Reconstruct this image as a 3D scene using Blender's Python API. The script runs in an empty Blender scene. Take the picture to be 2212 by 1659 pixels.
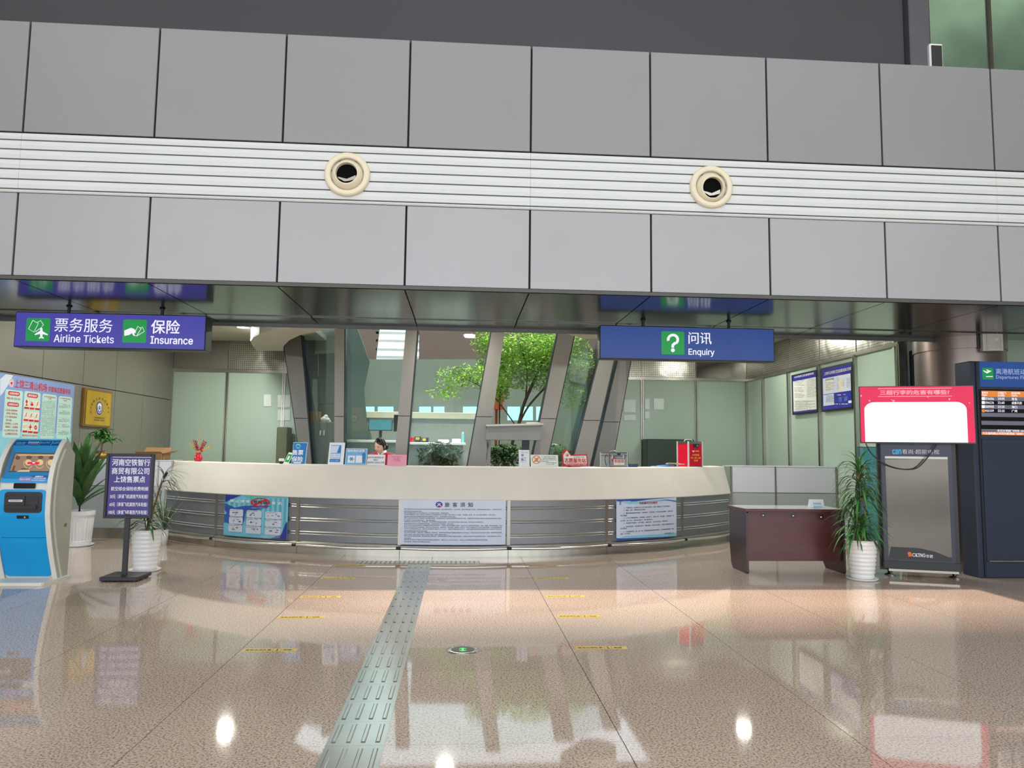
import bpy, bmesh, math, random
from mathutils import Vector, Matrix
R = math.radians
SC = bpy.context.scene
C = SC.collection
random.seed(7)
PI = math.pi

# ---------------------------------------------------------------- camera
YAW, PIT, ROL, FPX, CH = .0681, .0895, .0116, 1583.72, 1.4472
_f = Vector((math.sin(YAW)*math.cos(PIT), math.cos(YAW)*math.cos(PIT), math.sin(PIT)))
_r0 = Vector((math.cos(YAW), -math.sin(YAW), 0)); _u0 = _r0.cross(_f)
_r = math.cos(ROL)*_r0 + math.sin(ROL)*_u0
_u = -math.sin(ROL)*_r0 + math.cos(ROL)*_u0
CAM = Vector((0, 0, CH))
cd = bpy.data.cameras.new('camera'); co = bpy.data.objects.new('camera', cd); C.objects.link(co)
cd.sensor_fit = 'HORIZONTAL'; cd.sensor_width = 36; cd.lens = FPX/2212*36; cd.clip_start = .05; cd.clip_end = 300
m = Matrix.Identity(4)
for i in range(3): m[i][0] = _r[i]; m[i][1] = _u[i]; m[i][2] = -_f[i]; m[i][3] = CAM[i]
co.matrix_world = m
SC.camera = co

# ---------------------------------------------------------------- light and exposure
vs = SC.view_settings
SC.display_settings.display_device = 'sRGB'
vs.view_transform = 'Standard'; vs.look = 'None'; vs.gamma = 1; vs.use_curve_mapping = False; vs.exposure = 0.0
SC.cycles.use_denoising = True
SC.cycles.max_bounces = 8; SC.cycles.diffuse_bounces = 3; SC.cycles.glossy_bounces = 4
SC.cycles.transparent_max_bounces = 12; SC.cycles.caustics_reflective = False; SC.cycles.caustics_refractive = False
SC.cycles.sample_clamp_indirect = 6
w = bpy.data.worlds.new('sky'); SC.world = w; w.use_nodes = True
bg = w.node_tree.nodes['Background']; bg.inputs[0].default_value = (.86, .94, 1, 1); bg.inputs[1].default_value = 2.2

def area(name, loc, rot, sx, sy, power, col=(1, 1, 1)):
    d = bpy.data.lights.new(name, 'AREA'); d.shape = 'RECTANGLE'; d.size = sx; d.size_y = sy; d.energy = power; d.color = col
    o = bpy.data.objects.new(name, d); C.objects.link(o); o.location = loc; o.rotation_euler = rot
    return o
# daylight through the glazed entrance front behind the camera, and through the roof lights of the hall
area('entrance_daylight', (0, -8.6, 4.4), (R(90), 0, 0), 24, 7.5, 800, (.93, .97, 1))
area('roof_daylight', (0, 1.2, 9.3), (0, 0, 0), 20, 3.6, 420, (1, .95, .88))
sd = bpy.data.lights.new('sun', 'SUN'); sd.energy = 5.5; sd.angle = R(.53); sd.color = (1, .80, .62)
so = bpy.data.objects.new('sun', sd); C.objects.link(so)
so.rotation_euler = Vector((.02, .266, -1)).to_track_quat('-Z', 'Y').to_euler(); so.location = (0, 0, 20)

# ---------------------------------------------------------------- helpers: rays of the reference view onto real planes
def ray(x, y): return _f*FPX + _r*(x-1106) - _u*(y-829.5)
def PZ(x, y, z=0):
    d = ray(x, y); return CAM + d*((z-CH)/d.z)
def PY(x, y, Y):
    d = ray(x, y); return CAM + d*(Y/d.y)
def PX(x, y, X):
    d = ray(x, y); return CAM + d*(X/d.x)
CC = Vector((-.113, 16.264, 0)); CR = 6.2      # axis and radius of the round counter
def CY(x, y, rad):
    d = ray(x, y); a = d.x**2+d.y**2; b = 2*(-CC.x*d.x-CC.y*d.y); c = CC.x**2+CC.y**2-rad*rad
    t = (-b-math.sqrt(b*b-4*a*c))/(2*a); P = CAM+d*t
    return math.atan2(P.x-CC.x, CC.y-P.y), P.z
def onc(t, rad, z): return Vector((CC.x+rad*math.sin(t), CC.y-rad*math.cos(t), z))

# ---------------------------------------------------------------- materials
def lin(c): return tuple(((v/255)/12.92 if v/255 <= .04045 else ((v/255+.055)/1.055)**2.4) for v in c)
MATS = {}
def M(name, col, rough=.5, metal=0., var=.06, scale=6, spec=.5, emit=0, stretch=None, bump=0, alpha_tint=None):
    if name in MATS: return MATS[name]
    mt = bpy.data.materials.new(name); mt.use_nodes = True; nt = mt.node_tree; N = nt.nodes; L = nt.links
    b = N['Principled BSDF']; c = lin(col)
    b.inputs['Roughness'].default_value = rough; b.inputs['Metallic'].default_value = metal
    b.inputs['Specular IOR Level'].default_value = spec
    g = N.new('ShaderNodeNewGeometry'); mp = N.new('ShaderNodeMapping'); L.new(g.outputs['Position'], mp.inputs[0])
    if stretch: mp.inputs['Scale'].default_value = stretch
    no = N.new('ShaderNodeTexNoise'); no.inputs['Scale'].default_value = scale; no.inputs['Detail'].default_value = 3
    L.new(mp.outputs[0], no.inputs['Vector'])
    r = N.new('ShaderNodeValToRGB'); L.new(no.outputs[0], r.inputs[0])
    r.color_ramp.elements[0].position = .3; r.color_ramp.elements[1].position = .7
    r.color_ramp.elements[0].color = tuple(v*(1-var) for v in c)+(1,)
    r.color_ramp.elements[1].color = tuple(min(1, v*(1+var)) for v in c)+(1,)
    L.new(r.outputs[0], b.inputs['Base Color'])
    if emit:
        L.new(r.outputs[0], b.inputs['Emission Color']); b.inputs['Emission Strength'].default_value = emit
        L.remove(b.inputs['Base Color'].links[0]); b.inputs['Specular IOR Level'].default_value = .25; b.inputs['Base Color'].default_value = tuple(v*.08 for v in c)+(1,)
    if bump:
        bp = N.new('ShaderNodeBump'); bp.inputs['Strength'].default_value = bump; bp.inputs['Distance'].default_value = .01
        L.new(no.outputs[0], bp.inputs['Height']); L.new(bp.outputs[0], b.inputs['Normal'])
    MATS[name] = mt
    return mt
def glass(name, tint, refl=.9, rough=0.0):
    mt = bpy.data.materials.new(name); mt.use_nodes = True; nt = mt.node_tree; N = nt.nodes; L = nt.links
    N.remove(N['Principled BSDF'])
    t = N.new('ShaderNodeBsdfTransparent'); t.inputs[0].default_value = tint+(1,)
    g = N.new('ShaderNodeBsdfGlossy'); g.inputs[0].default_value = (refl, refl, refl, 1); g.inputs['Roughness'].default_value = rough
    fr = N.new('ShaderNodeFresnel'); fr.inputs[0].default_value = 1.45
    mu = N.new('ShaderNodeMath'); mu.operation = 'MULTIPLY'; mu.inputs[1].default_value = .4; L.new(fr.outputs[0], mu.inputs[0])
    x = N.new('ShaderNodeMixShader'); L.new(mu.outputs[0], x.inputs[0]); L.new(t.outputs[0], x.inputs[1]); L.new(g.outputs[0], x.inputs[2])
    L.new(x.outputs[0], N['Material Output'].inputs[0]); MATS[name] = mt
    return mt
def granite():
    mt = bpy.data.materials.new('granite'); mt.use_nodes = True; nt = mt.node_tree; N = nt.nodes; L = nt.links
    b = N['Principled BSDF']; g = N.new('ShaderNodeNewGeometry'); oi = N.new('ShaderNodeObjectInfo')
    n1 = N.new('ShaderNodeTexNoise'); n1.inputs['Scale'].default_value = 84; n1.inputs['Detail'].default_value = 2.5; n1.inputs['Roughness'].default_value = .6
    n2 = N.new('ShaderNodeTexNoise'); n2.inputs['Scale'].default_value = 1.1; n2.inputs['Detail'].default_value = 2
    n3 = N.new('ShaderNodeTexVoronoi'); n3.inputs['Scale'].default_value = 150
    for n in (n1, n2, n3): L.new(g.outputs['Position'], n.inputs['Vector'])
    r = N.new('ShaderNodeValToRGB'); e = r.color_ramp.elements
    e[0].position = .36; e[0].color = lin((124, 104, 94))+(1,)
    e[1].position = .50; e[1].color = lin((193, 175, 161))+(1,)
    k = e.new(.66); k.color = lin((208, 191, 177))+(1,)
    L.new(n1.outputs[0], r.inputs[0])
    r2 = N.new('ShaderNodeValToRGB'); e = r2.color_ramp.elements; e[0].position = .0; e[0].color = (.68, .65, .63, 1); e[1].position = .3; e[1].color = (1, 1, 1, 1)
    L.new(n3.outputs['Color'], r2.inputs[0])
    x = N.new('ShaderNodeMixRGB'); x.blend_type = 'MULTIPLY'; x.inputs[0].default_value = .8
    L.new(r.outputs[0], x.inputs[1]); L.new(r2.outputs[0], x.inputs[2])
    ma = N.new('ShaderNodeMath'); ma.operation = 'MULTIPLY_ADD'; ma.inputs[1].default_value = .05; ma.inputs[2].default_value = .955
    L.new(oi.outputs['Random'], ma.inputs[0])
    x2 = N.new('ShaderNodeMixRGB'); x2.blend_type = 'MULTIPLY'; x2.inputs[0].default_value = 1
    L.new(x.outputs[0], x2.inputs[1]); L.new(ma.outputs[0], x2.inputs[2]); L.new(x2.outputs[0], b.inputs['Base Color'])
    b.inputs['Roughness'].default_value = .045; b.inputs['Specular IOR Level'].default_value = .62
    bp = N.new('ShaderNodeBump'); bp.inputs['Strength'].default_value = .006; bp.inputs['Distance'].default_value = .02
    L.new(n2.outputs[0], bp.inputs['Height']); L.new(bp.outputs[0], b.inputs['Normal'])
    MATS['granite'] = mt; return mt
def perforated():
    mt = M('perforated_steel', (190, 190, 178), .25, .8, .05, 3)
    nt = mt.node_tree; N = nt.nodes; L = nt.links; b = N['Principled BSDF']
    g = N.new('ShaderNodeNewGeometry'); s = N.new('ShaderNodeSeparateXYZ'); L.new(g.outputs['Position'], s.inputs[0])
    ad = N.new('ShaderNodeMath'); ad.operation = 'ADD'; L.new(s.outputs[0], ad.inputs[0]); L.new(s.outputs[1], ad.inputs[1])
    def fr(o):
        a = N.new('ShaderNodeMath'); a.operation = 'MULTIPLY'; a.inputs[1].default_value = 1/.043; L.new(o, a.inputs[0])
        f = N.new('ShaderNodeMath'); f.operation = 'FRACT'; L.new(a.outputs[0], f.inputs[0])
        d = N.new('ShaderNodeMath'); d.operation = 'SUBTRACT'; d.inputs[1].default_value = .5; L.new(f.outputs[0], d.inputs[0])
        p = N.new('ShaderNodeMath'); p.operation = 'POWER'; p.inputs[1].default_value = 2; 
        ab = N.new('ShaderNodeMath'); ab.operation = 'ABSOLUTE'; L.new(d.outputs[0], ab.inputs[0]); L.new(ab.outputs[0], p.inputs[0])
        return p.outputs[0]
    sm = N.new('ShaderNodeMath'); sm.operation = 'ADD'; L.new(fr(ad.outputs[0]), sm.inputs[0]); L.new(fr(s.outputs[2]), sm.inputs[1])
    lt = N.new('ShaderNodeMath'); lt.operation = 'LESS_THAN'; lt.inputs[1].default_value = .05; L.new(sm.outputs[0], lt.inputs[0])
    old = b.inputs['Base Color'].links[0].from_socket
    x = N.new('ShaderNodeMixRGB'); L.new(lt.outputs[0], x.inputs[0]); L.new(old, x.inputs[1]); x.inputs[2].default_value = (.03, .03, .028, 1)
    L.new(x.outputs[0], b.inputs['Base Color'])
    no = N.new('ShaderNodeTexNoise'); no.inputs['Scale'].default_value = 2.2; L.new(g.outputs['Position'], no.inputs['Vector'])
    bp = N.new('ShaderNodeBump'); bp.inputs['Strength'].default_value = .35; bp.inputs['Distance'].default_value = .05
    L.new(no.outputs[0], bp.inputs['Height']); L.new(bp.outputs[0], b.inputs['Normal'])
    return mt

granite(); perforated()
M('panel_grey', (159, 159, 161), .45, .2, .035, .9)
M('panel_upper_shaded', (136, 136, 138), .45, .2, .03, .8)  # upper facade row: its weaker light is put into a darker grey
M('joint_dark', (26, 24, 28), .8)
M('soffit_metal', (104, 106, 102), .16, .92, .05, 1.2, stretch=(6, .2, 1))
M('slat_white', (206, 209, 208), .35, 0, .02, 2)
M('upper_dark', (66, 66, 70), .6, 0, .05, .6)
M('steel', (182, 180, 172), .24, .95, .05, 3, stretch=(1, 1, .15))
M('steel_dull', (160, 155, 145), .36, .9, .08, 3, stretch=(1, 1, .12))
M('chrome', (240, 239, 236), .26, 1., .02, 3)
M('counter_white', (230, 223, 211), .38, 0, .05, 1.3)
M('counter_grey', (130, 132, 136), .35, .3, .03, 2)
M('board_white', (205, 206, 214), .35, 0, .02, 2)
M('board_pale', (166, 172, 172), .35, 0, .02, 2)
M('frost_glass', (172, 194, 178), .22, 0, .03, .8)
M('wall_panel', (126, 126, 116), .45, .2, .05, .8)
M('ceiling_white', (196, 194, 180), .7, 0, .03, 1)
M('plaster_white', (208, 205, 192), .6, 0, .05, 2)
M('mullion_grey', (118, 117, 113), .4, .4, .04, 1.5)
M('mullion_dark', (40, 44, 52), .4, .4, .04, 1.5)
M('navy_steel', (50, 60, 78), .38, .4, .06, 2)
M('black', (22, 22, 26), .4, 0, .1, 6)
M('black_frame', (44, 42, 48), .4, .2, .06, 6)
M('white_plastic', (226, 226, 220), .35, 0, .03, 4)
M('white_ceramic', (232, 232, 232), .18, 0, .02, 4)
M('kiosk_white', (216, 216, 208), .38, 0, .03, 4)
M('kiosk_side', (176, 176, 164), .45, 0, .06, 4)
M('kiosk_blue', (8, 152, 218), .3, 0, .03, 4)
M('kiosk_navy', (14, 78, 150), .35, 0, .05, 6)
M('wood_red', (84, 42, 44), .3, 0, .14, 2.2, stretch=(1, 8, 22))
M('wood_dark', (52, 28, 28), .25, 0, .1, 2.2, stretch=(1, 8, 22))
M('cream', (224, 212, 186), .35, 0, .02, 4)
M('paper', (236, 238, 242), .6, 0, .02, 6)
M('paper_pink', (244, 164, 184), .6, 0, .02, 6)
M('ink', (40, 40, 48), .7, 0, .1, 6)
M('ink_grey', (112, 112, 122), .7, 0, .1, 6)
M('print_red', (200, 26, 40), .5, 0, .05, 6)
M('print_white', (238, 238, 246), .5, 0, .02, 6)
M('yellow_tape', (206, 176, 72), .5, 0, .06, 8)
M('gold', (216, 172, 42), .28, .6, .12, 1.6, stretch=(1, 3, .3))
M('gold_edge', (150, 112, 44), .35, .6, .1, 4)
M('leaf_deep', (58, 92, 48), .4, 0, .3, 9)
M('leaf_mid', (74, 134, 62), .4, 0, .3, 9)
M('leaf_lime', (150, 196, 60), .4, 0, .2, 9)
M('leaf_tree', (164, 204, 84), .5, 0, .45, 2.2)
M('bark', (96, 74, 54), .8, 0, .25, 14)
M('soil', (50, 38, 30), .9, 0, .3, 30)
M('cardboard', (164, 126, 84), .7, 0, .08, 8)
M('skin', (228, 184, 156), .45, 0, .03, 10)
M('hair', (20, 18, 20), .35, 0, .2, 20)
M('jacket_red', (206, 24, 52), .6, 0, .08, 12)
M('lips', (176, 96, 92), .4); M('eye_dark', (72, 44, 40), .5)
glass('tint_glass', (.86, .94, .92), .8); glass('cyan_glass', (.66, .92, .97), .9)

# ---------------------------------------------------------------- mesh builder
class MB:
    def __init__(s, fn=None): s.v = []; s.f = []; s.s = []; s.fn = fn
    def add(s, vs, fs, smooth=False):
        n = len(s.v)
        s.v += [s.fn(*v) if s.fn else Vector(v) for v in vs]
        s.f += [tuple(i+n for i in f) for f in fs]; s.s += [smooth]*len(fs)
        return s
    def box(s, x0, x1, y0, y1, z0, z1):
        return s.add([(x, y, z) for z in (z0, z1) for y in (y0, y1) for x in (x0, x1)],
                     [(0, 2, 3, 1), (4, 5, 7, 6), (0, 1, 5, 4), (2, 6, 7, 3), (0, 4, 6, 2), (1, 3, 7, 5)])
    def bbox(s, x0, x1, y0, y1, z0, z1, b=.004):   # box with a chamfered rim on all sides
        vs = []
        for z, k in ((z0, b), (z0+b, 0), (z1-b, 0), (z1, b)):
            vs += [(x0+k, y0+b, z), (x0+b, y0+k, z), (x1-b, y0+k, z), (x1-k, y0+b, z), (x1-k, y1-b, z), (x1-b, y1-k, z), (x0+b, y1-k, z), (x0+k, y1-b, z)]
        fs = [tuple(range(7, -1, -1)), tuple(range(24, 32))]
        for r in range(3):
            for i in range(8):
                j = (i+1) % 8; fs.append((r*8+i, r*8+j, r*8+8+j, r*8+8+i))
        return s.add(vs, fs)
    def hexa(s, lo, hi):                            # two quads of four points each
        return s.add(list(lo)+list(hi), [(3, 2, 1, 0), (4, 5, 6, 7), (0, 1, 5, 4), (1, 2, 6, 5), (2, 3, 7, 6), (3, 0, 4, 7)])
    def beam(s, p, q, ax, ay):
        p = Vector(p); q = Vector(q); ax = Vector(ax); ay = Vector(ay)
        return s.hexa([p-ax-ay, p+ax-ay, p+ax+ay, p-ax+ay], [q-ax-ay, q+ax-ay, q+ax+ay, q-ax+ay])
    def prism(s, poly, ext):
        n = len(poly); e = Vector(ext); P = [Vector(p) for p in poly]
        return s.add(P+[p+e for p in P], [tuple(range(n-1, -1, -1)), tuple(range(n, 2*n))]+[(i, (i+1) % n, n+(i+1) % n, n+i) for i in range(n)])
    def tube(s, pts, r, n=8, cap=True):
        pts = [Vector(p) for p in pts]; rs = r if isinstance(r, (list, tuple)) else [r]*len(pts); vs = []; up = Vector((0, 0, 1))
        for i, p in enumerate(pts):
            t = (pts[min(i+1, len(pts)-1)]-pts[max(i-1, 0)]).normalized()
            a = t.cross(up)
            if a.length < 1e-3: a = t.cross(Vector((1, 0, 0)))
            a.normalize(); b = t.cross(a)
            vs += [p+(a*math.cos(2*PI*k/n)+b*math.sin(2*PI*k/n))*rs[i] for k in range(n)]
        fs = [(i*n+k, i*n+(k+1) % n, (i+1)*n+(k+1) % n, (i+1)*n+k) for i in range(len(pts)-1) for k in range(n)]
        s.add(vs, fs, True)
        if cap: s.add(vs[:n], [tuple(range(n))]); s.add(vs[-n:], [tuple(range(n-1, -1, -1))])
        return s
    def lathe(s, prof, c=(0, 0, 0), n=24, axis=None, smooth=True):
        c = Vector(c); A = Matrix.Identity(3) if axis is None else Vector(axis).to_track_quat('Z', 'Y').to_matrix()
        vs = [c+A @ Vector((r*math.cos(2*PI*k/n), r*math.sin(2*PI*k/n), z)) for r, z in prof for k in range(n)]
        fs = [(i*n+k, i*n+(k+1) % n, (i+1)*n+(k+1) % n, (i+1)*n+k) for i in range(len(prof)-1) for k in range(n)]
        return s.add(vs, fs, smooth)
    def ball(s, c, r, n=10, sc=(1, 1, 1)):
        pr = [(max(1e-4, math.sin(PI*i/n)), -math.cos(PI*i/n)) for i in range(n+1)]
        vs = [Vector(c)+Vector((a*math.cos(2*PI*k/n)*sc[0], a*math.sin(2*PI*k/n)*sc[1], b*sc[2]))*r for a, b in pr for k in range(n)]
        return s.add(vs, [(i*n+k, i*n+(k+1) % n, (i+1)*n+(k+1) % n, (i+1)*n+k) for i in range(n) for k in range(n)], True)
    def build(s, name, mat, parent=None, label=None):
        me = bpy.data.meshes.new(name); me.from_pydata(s.v, [], s.f)
        me.polygons.foreach_set('use_smooth', s.s); me.materials.append(MATS[mat] if isinstance(mat, str) else mat); me.update()
        o = bpy.data.objects.new(name, me); C.objects.link(o)
        if parent: 
            o.parent = parent; o.matrix_parent_inverse = Matrix.Translation(-parent.location)
        if label: o['label'] = label
        return o
def thing(name, label, cat, loc=(0, 0, 0), group=None):
    o = bpy.data.objects.new(name, None); C.objects.link(o); o.location = loc; o.empty_display_size = .1
    o['label'] = label; o['category'] = cat
    if group: o['group'] = group
    return o
def tag(o, label, cat, group=None):
    o['label'] = label; o['category'] = cat
    if group: o['group'] = group
    return o
def struct(o): o['kind'] = 'structure'; return o
def place(me_obj, name, loc, parent):               # another piece sharing mesh data
    o = me_obj.copy(); o.name = name; C.objects.link(o); o.parent = parent; o.matrix_parent_inverse = me_obj.matrix_parent_inverse.copy(); o.location = loc
    return o
def copy_thing(t, loc, label):
    c = t.copy(); C.objects.link(c); c.location = loc; c['label'] = label
    for a in t.children:
        b = a.copy(); C.objects.link(b); b.parent = c
        for g in a.children:
            d = g.copy(); C.objects.link(d); d.parent = b
    return c

# ---------------------------------------------------------------- flat or curved printed faces
TX = {}
try:
    import os
    SANS = bpy.data.fonts.load(os.path.join(bpy.utils.system_resource('DATAFILES'), 'fonts', 'Inter.woff2'))   # Blender's own interface typeface
except Exception:
    SANS = None
def glyphs(s, bold):
    k = (s, bold)
    if k not in TX:
        cu = bpy.data.curves.new('t', 'FONT'); cu.body = s; cu.resolution_u = 2
        if SANS and s.isascii() and 'D' not in s: cu.font = SANS
        ob = bpy.data.objects.new('t', cu); C.objects.link(ob)
        me = bpy.data.meshes.new_from_object(ob.evaluated_get(bpy.context.evaluated_depsgraph_get()))
        v = [tuple(p.co)[:2] for p in me.vertices]; f = [tuple(p.vertices) for p in me.polygons]
        bpy.data.objects.remove(ob); bpy.data.curves.remove(cu); bpy.data.meshes.remove(me)
        x0 = min(a[0] for a in v); x1 = max(a[0] for a in v); y0 = min(a[1] for a in v); y1 = max(a[1] for a in v)
        if bold:                                  # heavier weight: the outline repeated a hair to each side
            n0 = len(v); base = v; v = []; g = []
            for dx, dy in (((-bold, 0), (bold, 0), (0, bold*.7), (0, -bold*.7)) if bold > .013 else ((-bold, 0), (bold, 0))):
                o = len(v); v += [(a[0]+dx, a[1]+dy, len(v)//n0) for a in base]; g += [tuple(i+o for i in q) for q in f]
            f = g
        TX[k] = ([((a[0]-x0)/(x1-x0), (a[1]-y0)/(y1-y0), a[2]*.0002 if len(a) > 2 and bold else 0) for a in v], f, (x1-x0)/(y1-y0))
    return TX[k]
SEP = ('icon', 'card', 'text_panel', 'icon_card', 'upper_panel', 'screen_print', 'sticker', 'screen_row', 'icon_mark', 'airline_mark', 'label', 'card_slot', 'paper')
BASES = ('sheet', 'face', 'screen', 'header', 'upper_panel', 'lower_panel', 'board', 'tape')
class Sheet:
    """Collects shapes on a face given by fn(u, v, d); px(x, y) -> (u, v) reads a point of the zoomed crop (ox, oy, sc)."""
    def __init__(s, fn, uv, crop=(0, 0, 1)): s.fn = fn; s.uvf = uv; s.crop = crop; s.mb = {}; s.d = .0015; s.bend = 0
    def uv(s, x, y): ox, oy, k = s.crop; return s.uvf(ox+x/k, oy+y/k)
    def get(s, name, mat):
        if name in SEP: return s.new(name, mat)
        if (name, mat) not in s.mb: s.mb[(name, mat)] = MB(s.fn)
        return s.mb[(name, mat)]
    def new(s, name, mat):
        k = (name, mat, len(s.mb)); s.mb[k] = MB(s.fn); return s.mb[k]
    def rows(s, mat, rows, d=None, name='print', nu=1, th=None):
        d = s.d if d is None else d; vs = []; fs = []; n = nu+1
        for v, a, b in rows: vs += [(a+(b-a)*i/nu, v, d) for i in range(n)]
        for r in range(len(rows)-1):
            for i in range(nu): fs.append((r*n+i, r*n+i+1, (r+1)*n+i+1, (r+1)*n+i))
        if th:
            k = len(vs); rim = list(range(n))+[r*n+nu for r in range(1, len(rows))]+list(range(len(rows)*n-2, (len(rows)-1)*n-1, -1))+[r*n for r in range(len(rows)-2, 0, -1)]
            vs += [(vs[i][0], vs[i][1], d-th) for i in rim]; q = len(rim)
            for i in range(q): j = (i+1) % q; fs.append((rim[j], rim[i], k+i, k+j))
        s.get(name, mat).add(vs, fs)
    def rr(s, mat, u0, u1, v0, v1, rad=0, d=None, name='print', nu=1, nv=1, th=None):
        if u1 < u0: u0, u1 = u1, u0
        if v1 < v0: v0, v1 = v1, v0
        rad = min(rad, (u1-u0)/2.01, (v1-v0)/2.01); rs = []
        if rad > 0:
            for i in range(5): a = PI/2*i/4; rs.append((v0+rad-rad*math.cos(a), u0+rad-rad*math.sin(a), u1-rad+rad*math.sin(a)))
            for i in range(1, nv): rs.append((v0+rad+(v1-v0-2*rad)*i/nv, u0, u1))
            for i in range(5): a = PI/2*i/4; rs.append((v1-rad+rad*math.sin(a), u0+rad-rad*math.cos(a), u1-rad+rad*math.cos(a)))
        else:
            rs = [(v0+(v1-v0)*i/nv, u0, u1) for i in range(nv+1)]
        s.rows(mat, rs, d, name, nu, th)
    def rect(s, mat, x0, x1, yc, h, rad=0, **k):     # crop pixels: left, right, middle y, height
        u0, v = s.uv(x0, yc); u1, _ = s.uv(x1, yc); xm = (x0+x1)/2
        va = s.uv(xm, yc+h/2)[1]; vb = s.uv(xm, yc-h/2)[1]; kk = abs((u1-u0)/(x1-x0))
        s.rr(mat, u0, u1, va, vb, rad*kk, **k)
    def poly(s, mat, pts, d=None, name='print'):     # crop pixels
        d = s.d if d is None else d; p = [tuple(s.uv(*q))+(d,) for q in pts]
        if s.bend:                               # on a curved face: cut the outline into narrow upright strips
            bm = bmesh.new(); bm.faces.new([bm.verts.new(q) for q in p]); u0 = min(q[0] for q in p); u1 = max(q[0] for q in p); n = int((u1-u0)/s.bend)+1
            for i in range(1, n): bmesh.ops.bisect_plane(bm, geom=bm.verts[:]+bm.edges[:]+bm.faces[:], plane_co=(u0+(u1-u0)*i/n, 0, 0), plane_no=(1, 0, 0))
            bm.verts.index_update(); s.get(name, mat).add([tuple(v.co) for v in bm.verts], [tuple(v.index for v in f.verts) for f in bm.faces]); bm.free(); return
        s.get(name, mat).add(p, [tuple(range(len(p)))])
    def ring(s, mat, x, y, rx, ry, t=.25, d=None, name='print', n=24, a0=0, a1=360):
        d = s.d if d is None else d; vs = []
        for i in range(n+1):
            a = R(a0+(a1-a0)*i/n)
            for k in ((1, 1-t) if t < 1 else (1, 0.001)): vs.append(s.uv(x+rx*k*math.cos(a), y-ry*k*math.sin(a))+(d,))
        s.get(name, mat).add(vs, [(2*i+1, 2*i, 2*i+2, 2*i+3) for i in range(n)])
    def disc(s, mat, x, y, rx, ry, **k): s.ring(mat, x, y, rx, ry, 1, **k)
    def line(s, mat, pts, wpx, d=None, name='print'):
        d = s.d if d is None else d; Q = [Vector(s.uv(*q)) for q in pts]; k = wpx*abs((s.uv(pts[0][0]+10, pts[0][1])[0]-s.uv(*pts[0])[0])/10)/2
        vs = []; 
        for i, q in enumerate(Q):
            t = (Q[min(i+1, len(Q)-1)]-Q[max(0, i-1)]).normalized(); nn = Vector((-t.y, t.x))*k
            vs += [(q.x+nn.x, q.y+nn.y, d), (q.x-nn.x, q.y-nn.y, d)]
        s.get(name, mat).add(vs, [(2*i, 2*i+1, 2*i+3, 2*i+2) for i in range(len(Q)-1)])
    def text(s, mat, t, x0, x1, yc, h, bold=0, d=None, name='lettering', keep=False):
        d = (s.d*1.6) if d is None else d
        v, f, asp = glyphs(t, bold); u0 = s.uv(x0, yc)[0]; u1 = s.uv(x1, yc)[0]; xm = (x0+x1)/2
        va = s.uv(xm, yc+h/2)[1]; vb = s.uv(xm, yc-h/2)[1]
        (s.new(name, mat) if abs(vb-va) > .02 else s.get(name, mat)).add([(u0+(u1-u0)*a, va+(vb-va)*b, d+e) for a, b, e in v], f)
    def arc_text(s, mat, t, x, y, rx, ry, a0, a1, size, bold=0, name='lettering'):
        for i, ch in enumerate(t):
            a = R(a0+(a1-a0)*i/(len(t)-1)); c = Vector(s.uv(x+rx*math.cos(a), y-ry*math.sin(a)))
            k = size*abs(s.uv(x, y+10)[1]-s.uv(x, y)[1])/10; v, f, asp = glyphs(ch, bold); rt = a-PI/2
            vs = []
            for p, q, e in v:
                p = (p-.5)*k; q = (q-.5)*k
                vs.append((c.x+p*math.cos(rt)-q*math.sin(rt), c.y+p*math.sin(rt)+q*math.cos(rt), s.d*1.6+e))
            s.get(name, mat).add(vs, f)
    def build(s, parent):
        base = []                                # prints become sub-parts of the sheet, face or screen they lie on
        for k, mb in s.mb.items():
            if k[0] in BASES:
                o = mb.build(k[0], k[1], parent); lo = [min(v[i] for v in mb.v)-.015 for i in range(3)]; hi = [max(v[i] for v in mb.v)+.015 for i in range(3)]; base.append((o, lo, hi))
        for k, mb in s.mb.items():
            if k[0] in BASES: continue
            c = sum(mb.v, Vector())/len(mb.v); o = mb.build(k[0], k[1], parent)
            for b, lo, hi in base:
                if all(lo[i] <= c[i] <= hi[i] for i in range(3)): o.parent = b; o.matrix_parent_inverse = Matrix.Identity(4); break
def plane(o, U, V):
    o = Vector(o); U = Vector(U).normalized(); V = Vector(V).normalized(); Nn = U.cross(V)
    def fn(u, v, d): return o+U*u+V*v+Nn*d
    def uv(x, y):
        dd = ray(x, y); P = CAM+dd*((o-CAM).dot(Nn)/dd.dot(Nn))-o; return (P.dot(U), P.dot(V))
    return fn, uv
def cylface(rad):
    def fn(u, v, d): return onc(u/rad, rad+d, v)
    def uv(x, y): t, z = CY(x, y, rad); return (t*rad, z)
    return fn, uv

# ================================================================ STRUCTURE
X0, PW = -4.1673, 1.2
Y0, YB, ZS = 6.9607, 9.06, 2.9675                 # facade plane, back edge and height of its soffit
ZL, ZB, ZT = 3.7876, 4.3574, 5.4621               # lower panels / slat band / upper panels
XJ = [X0+PW*i for i in range(-4, 13)]
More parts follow.
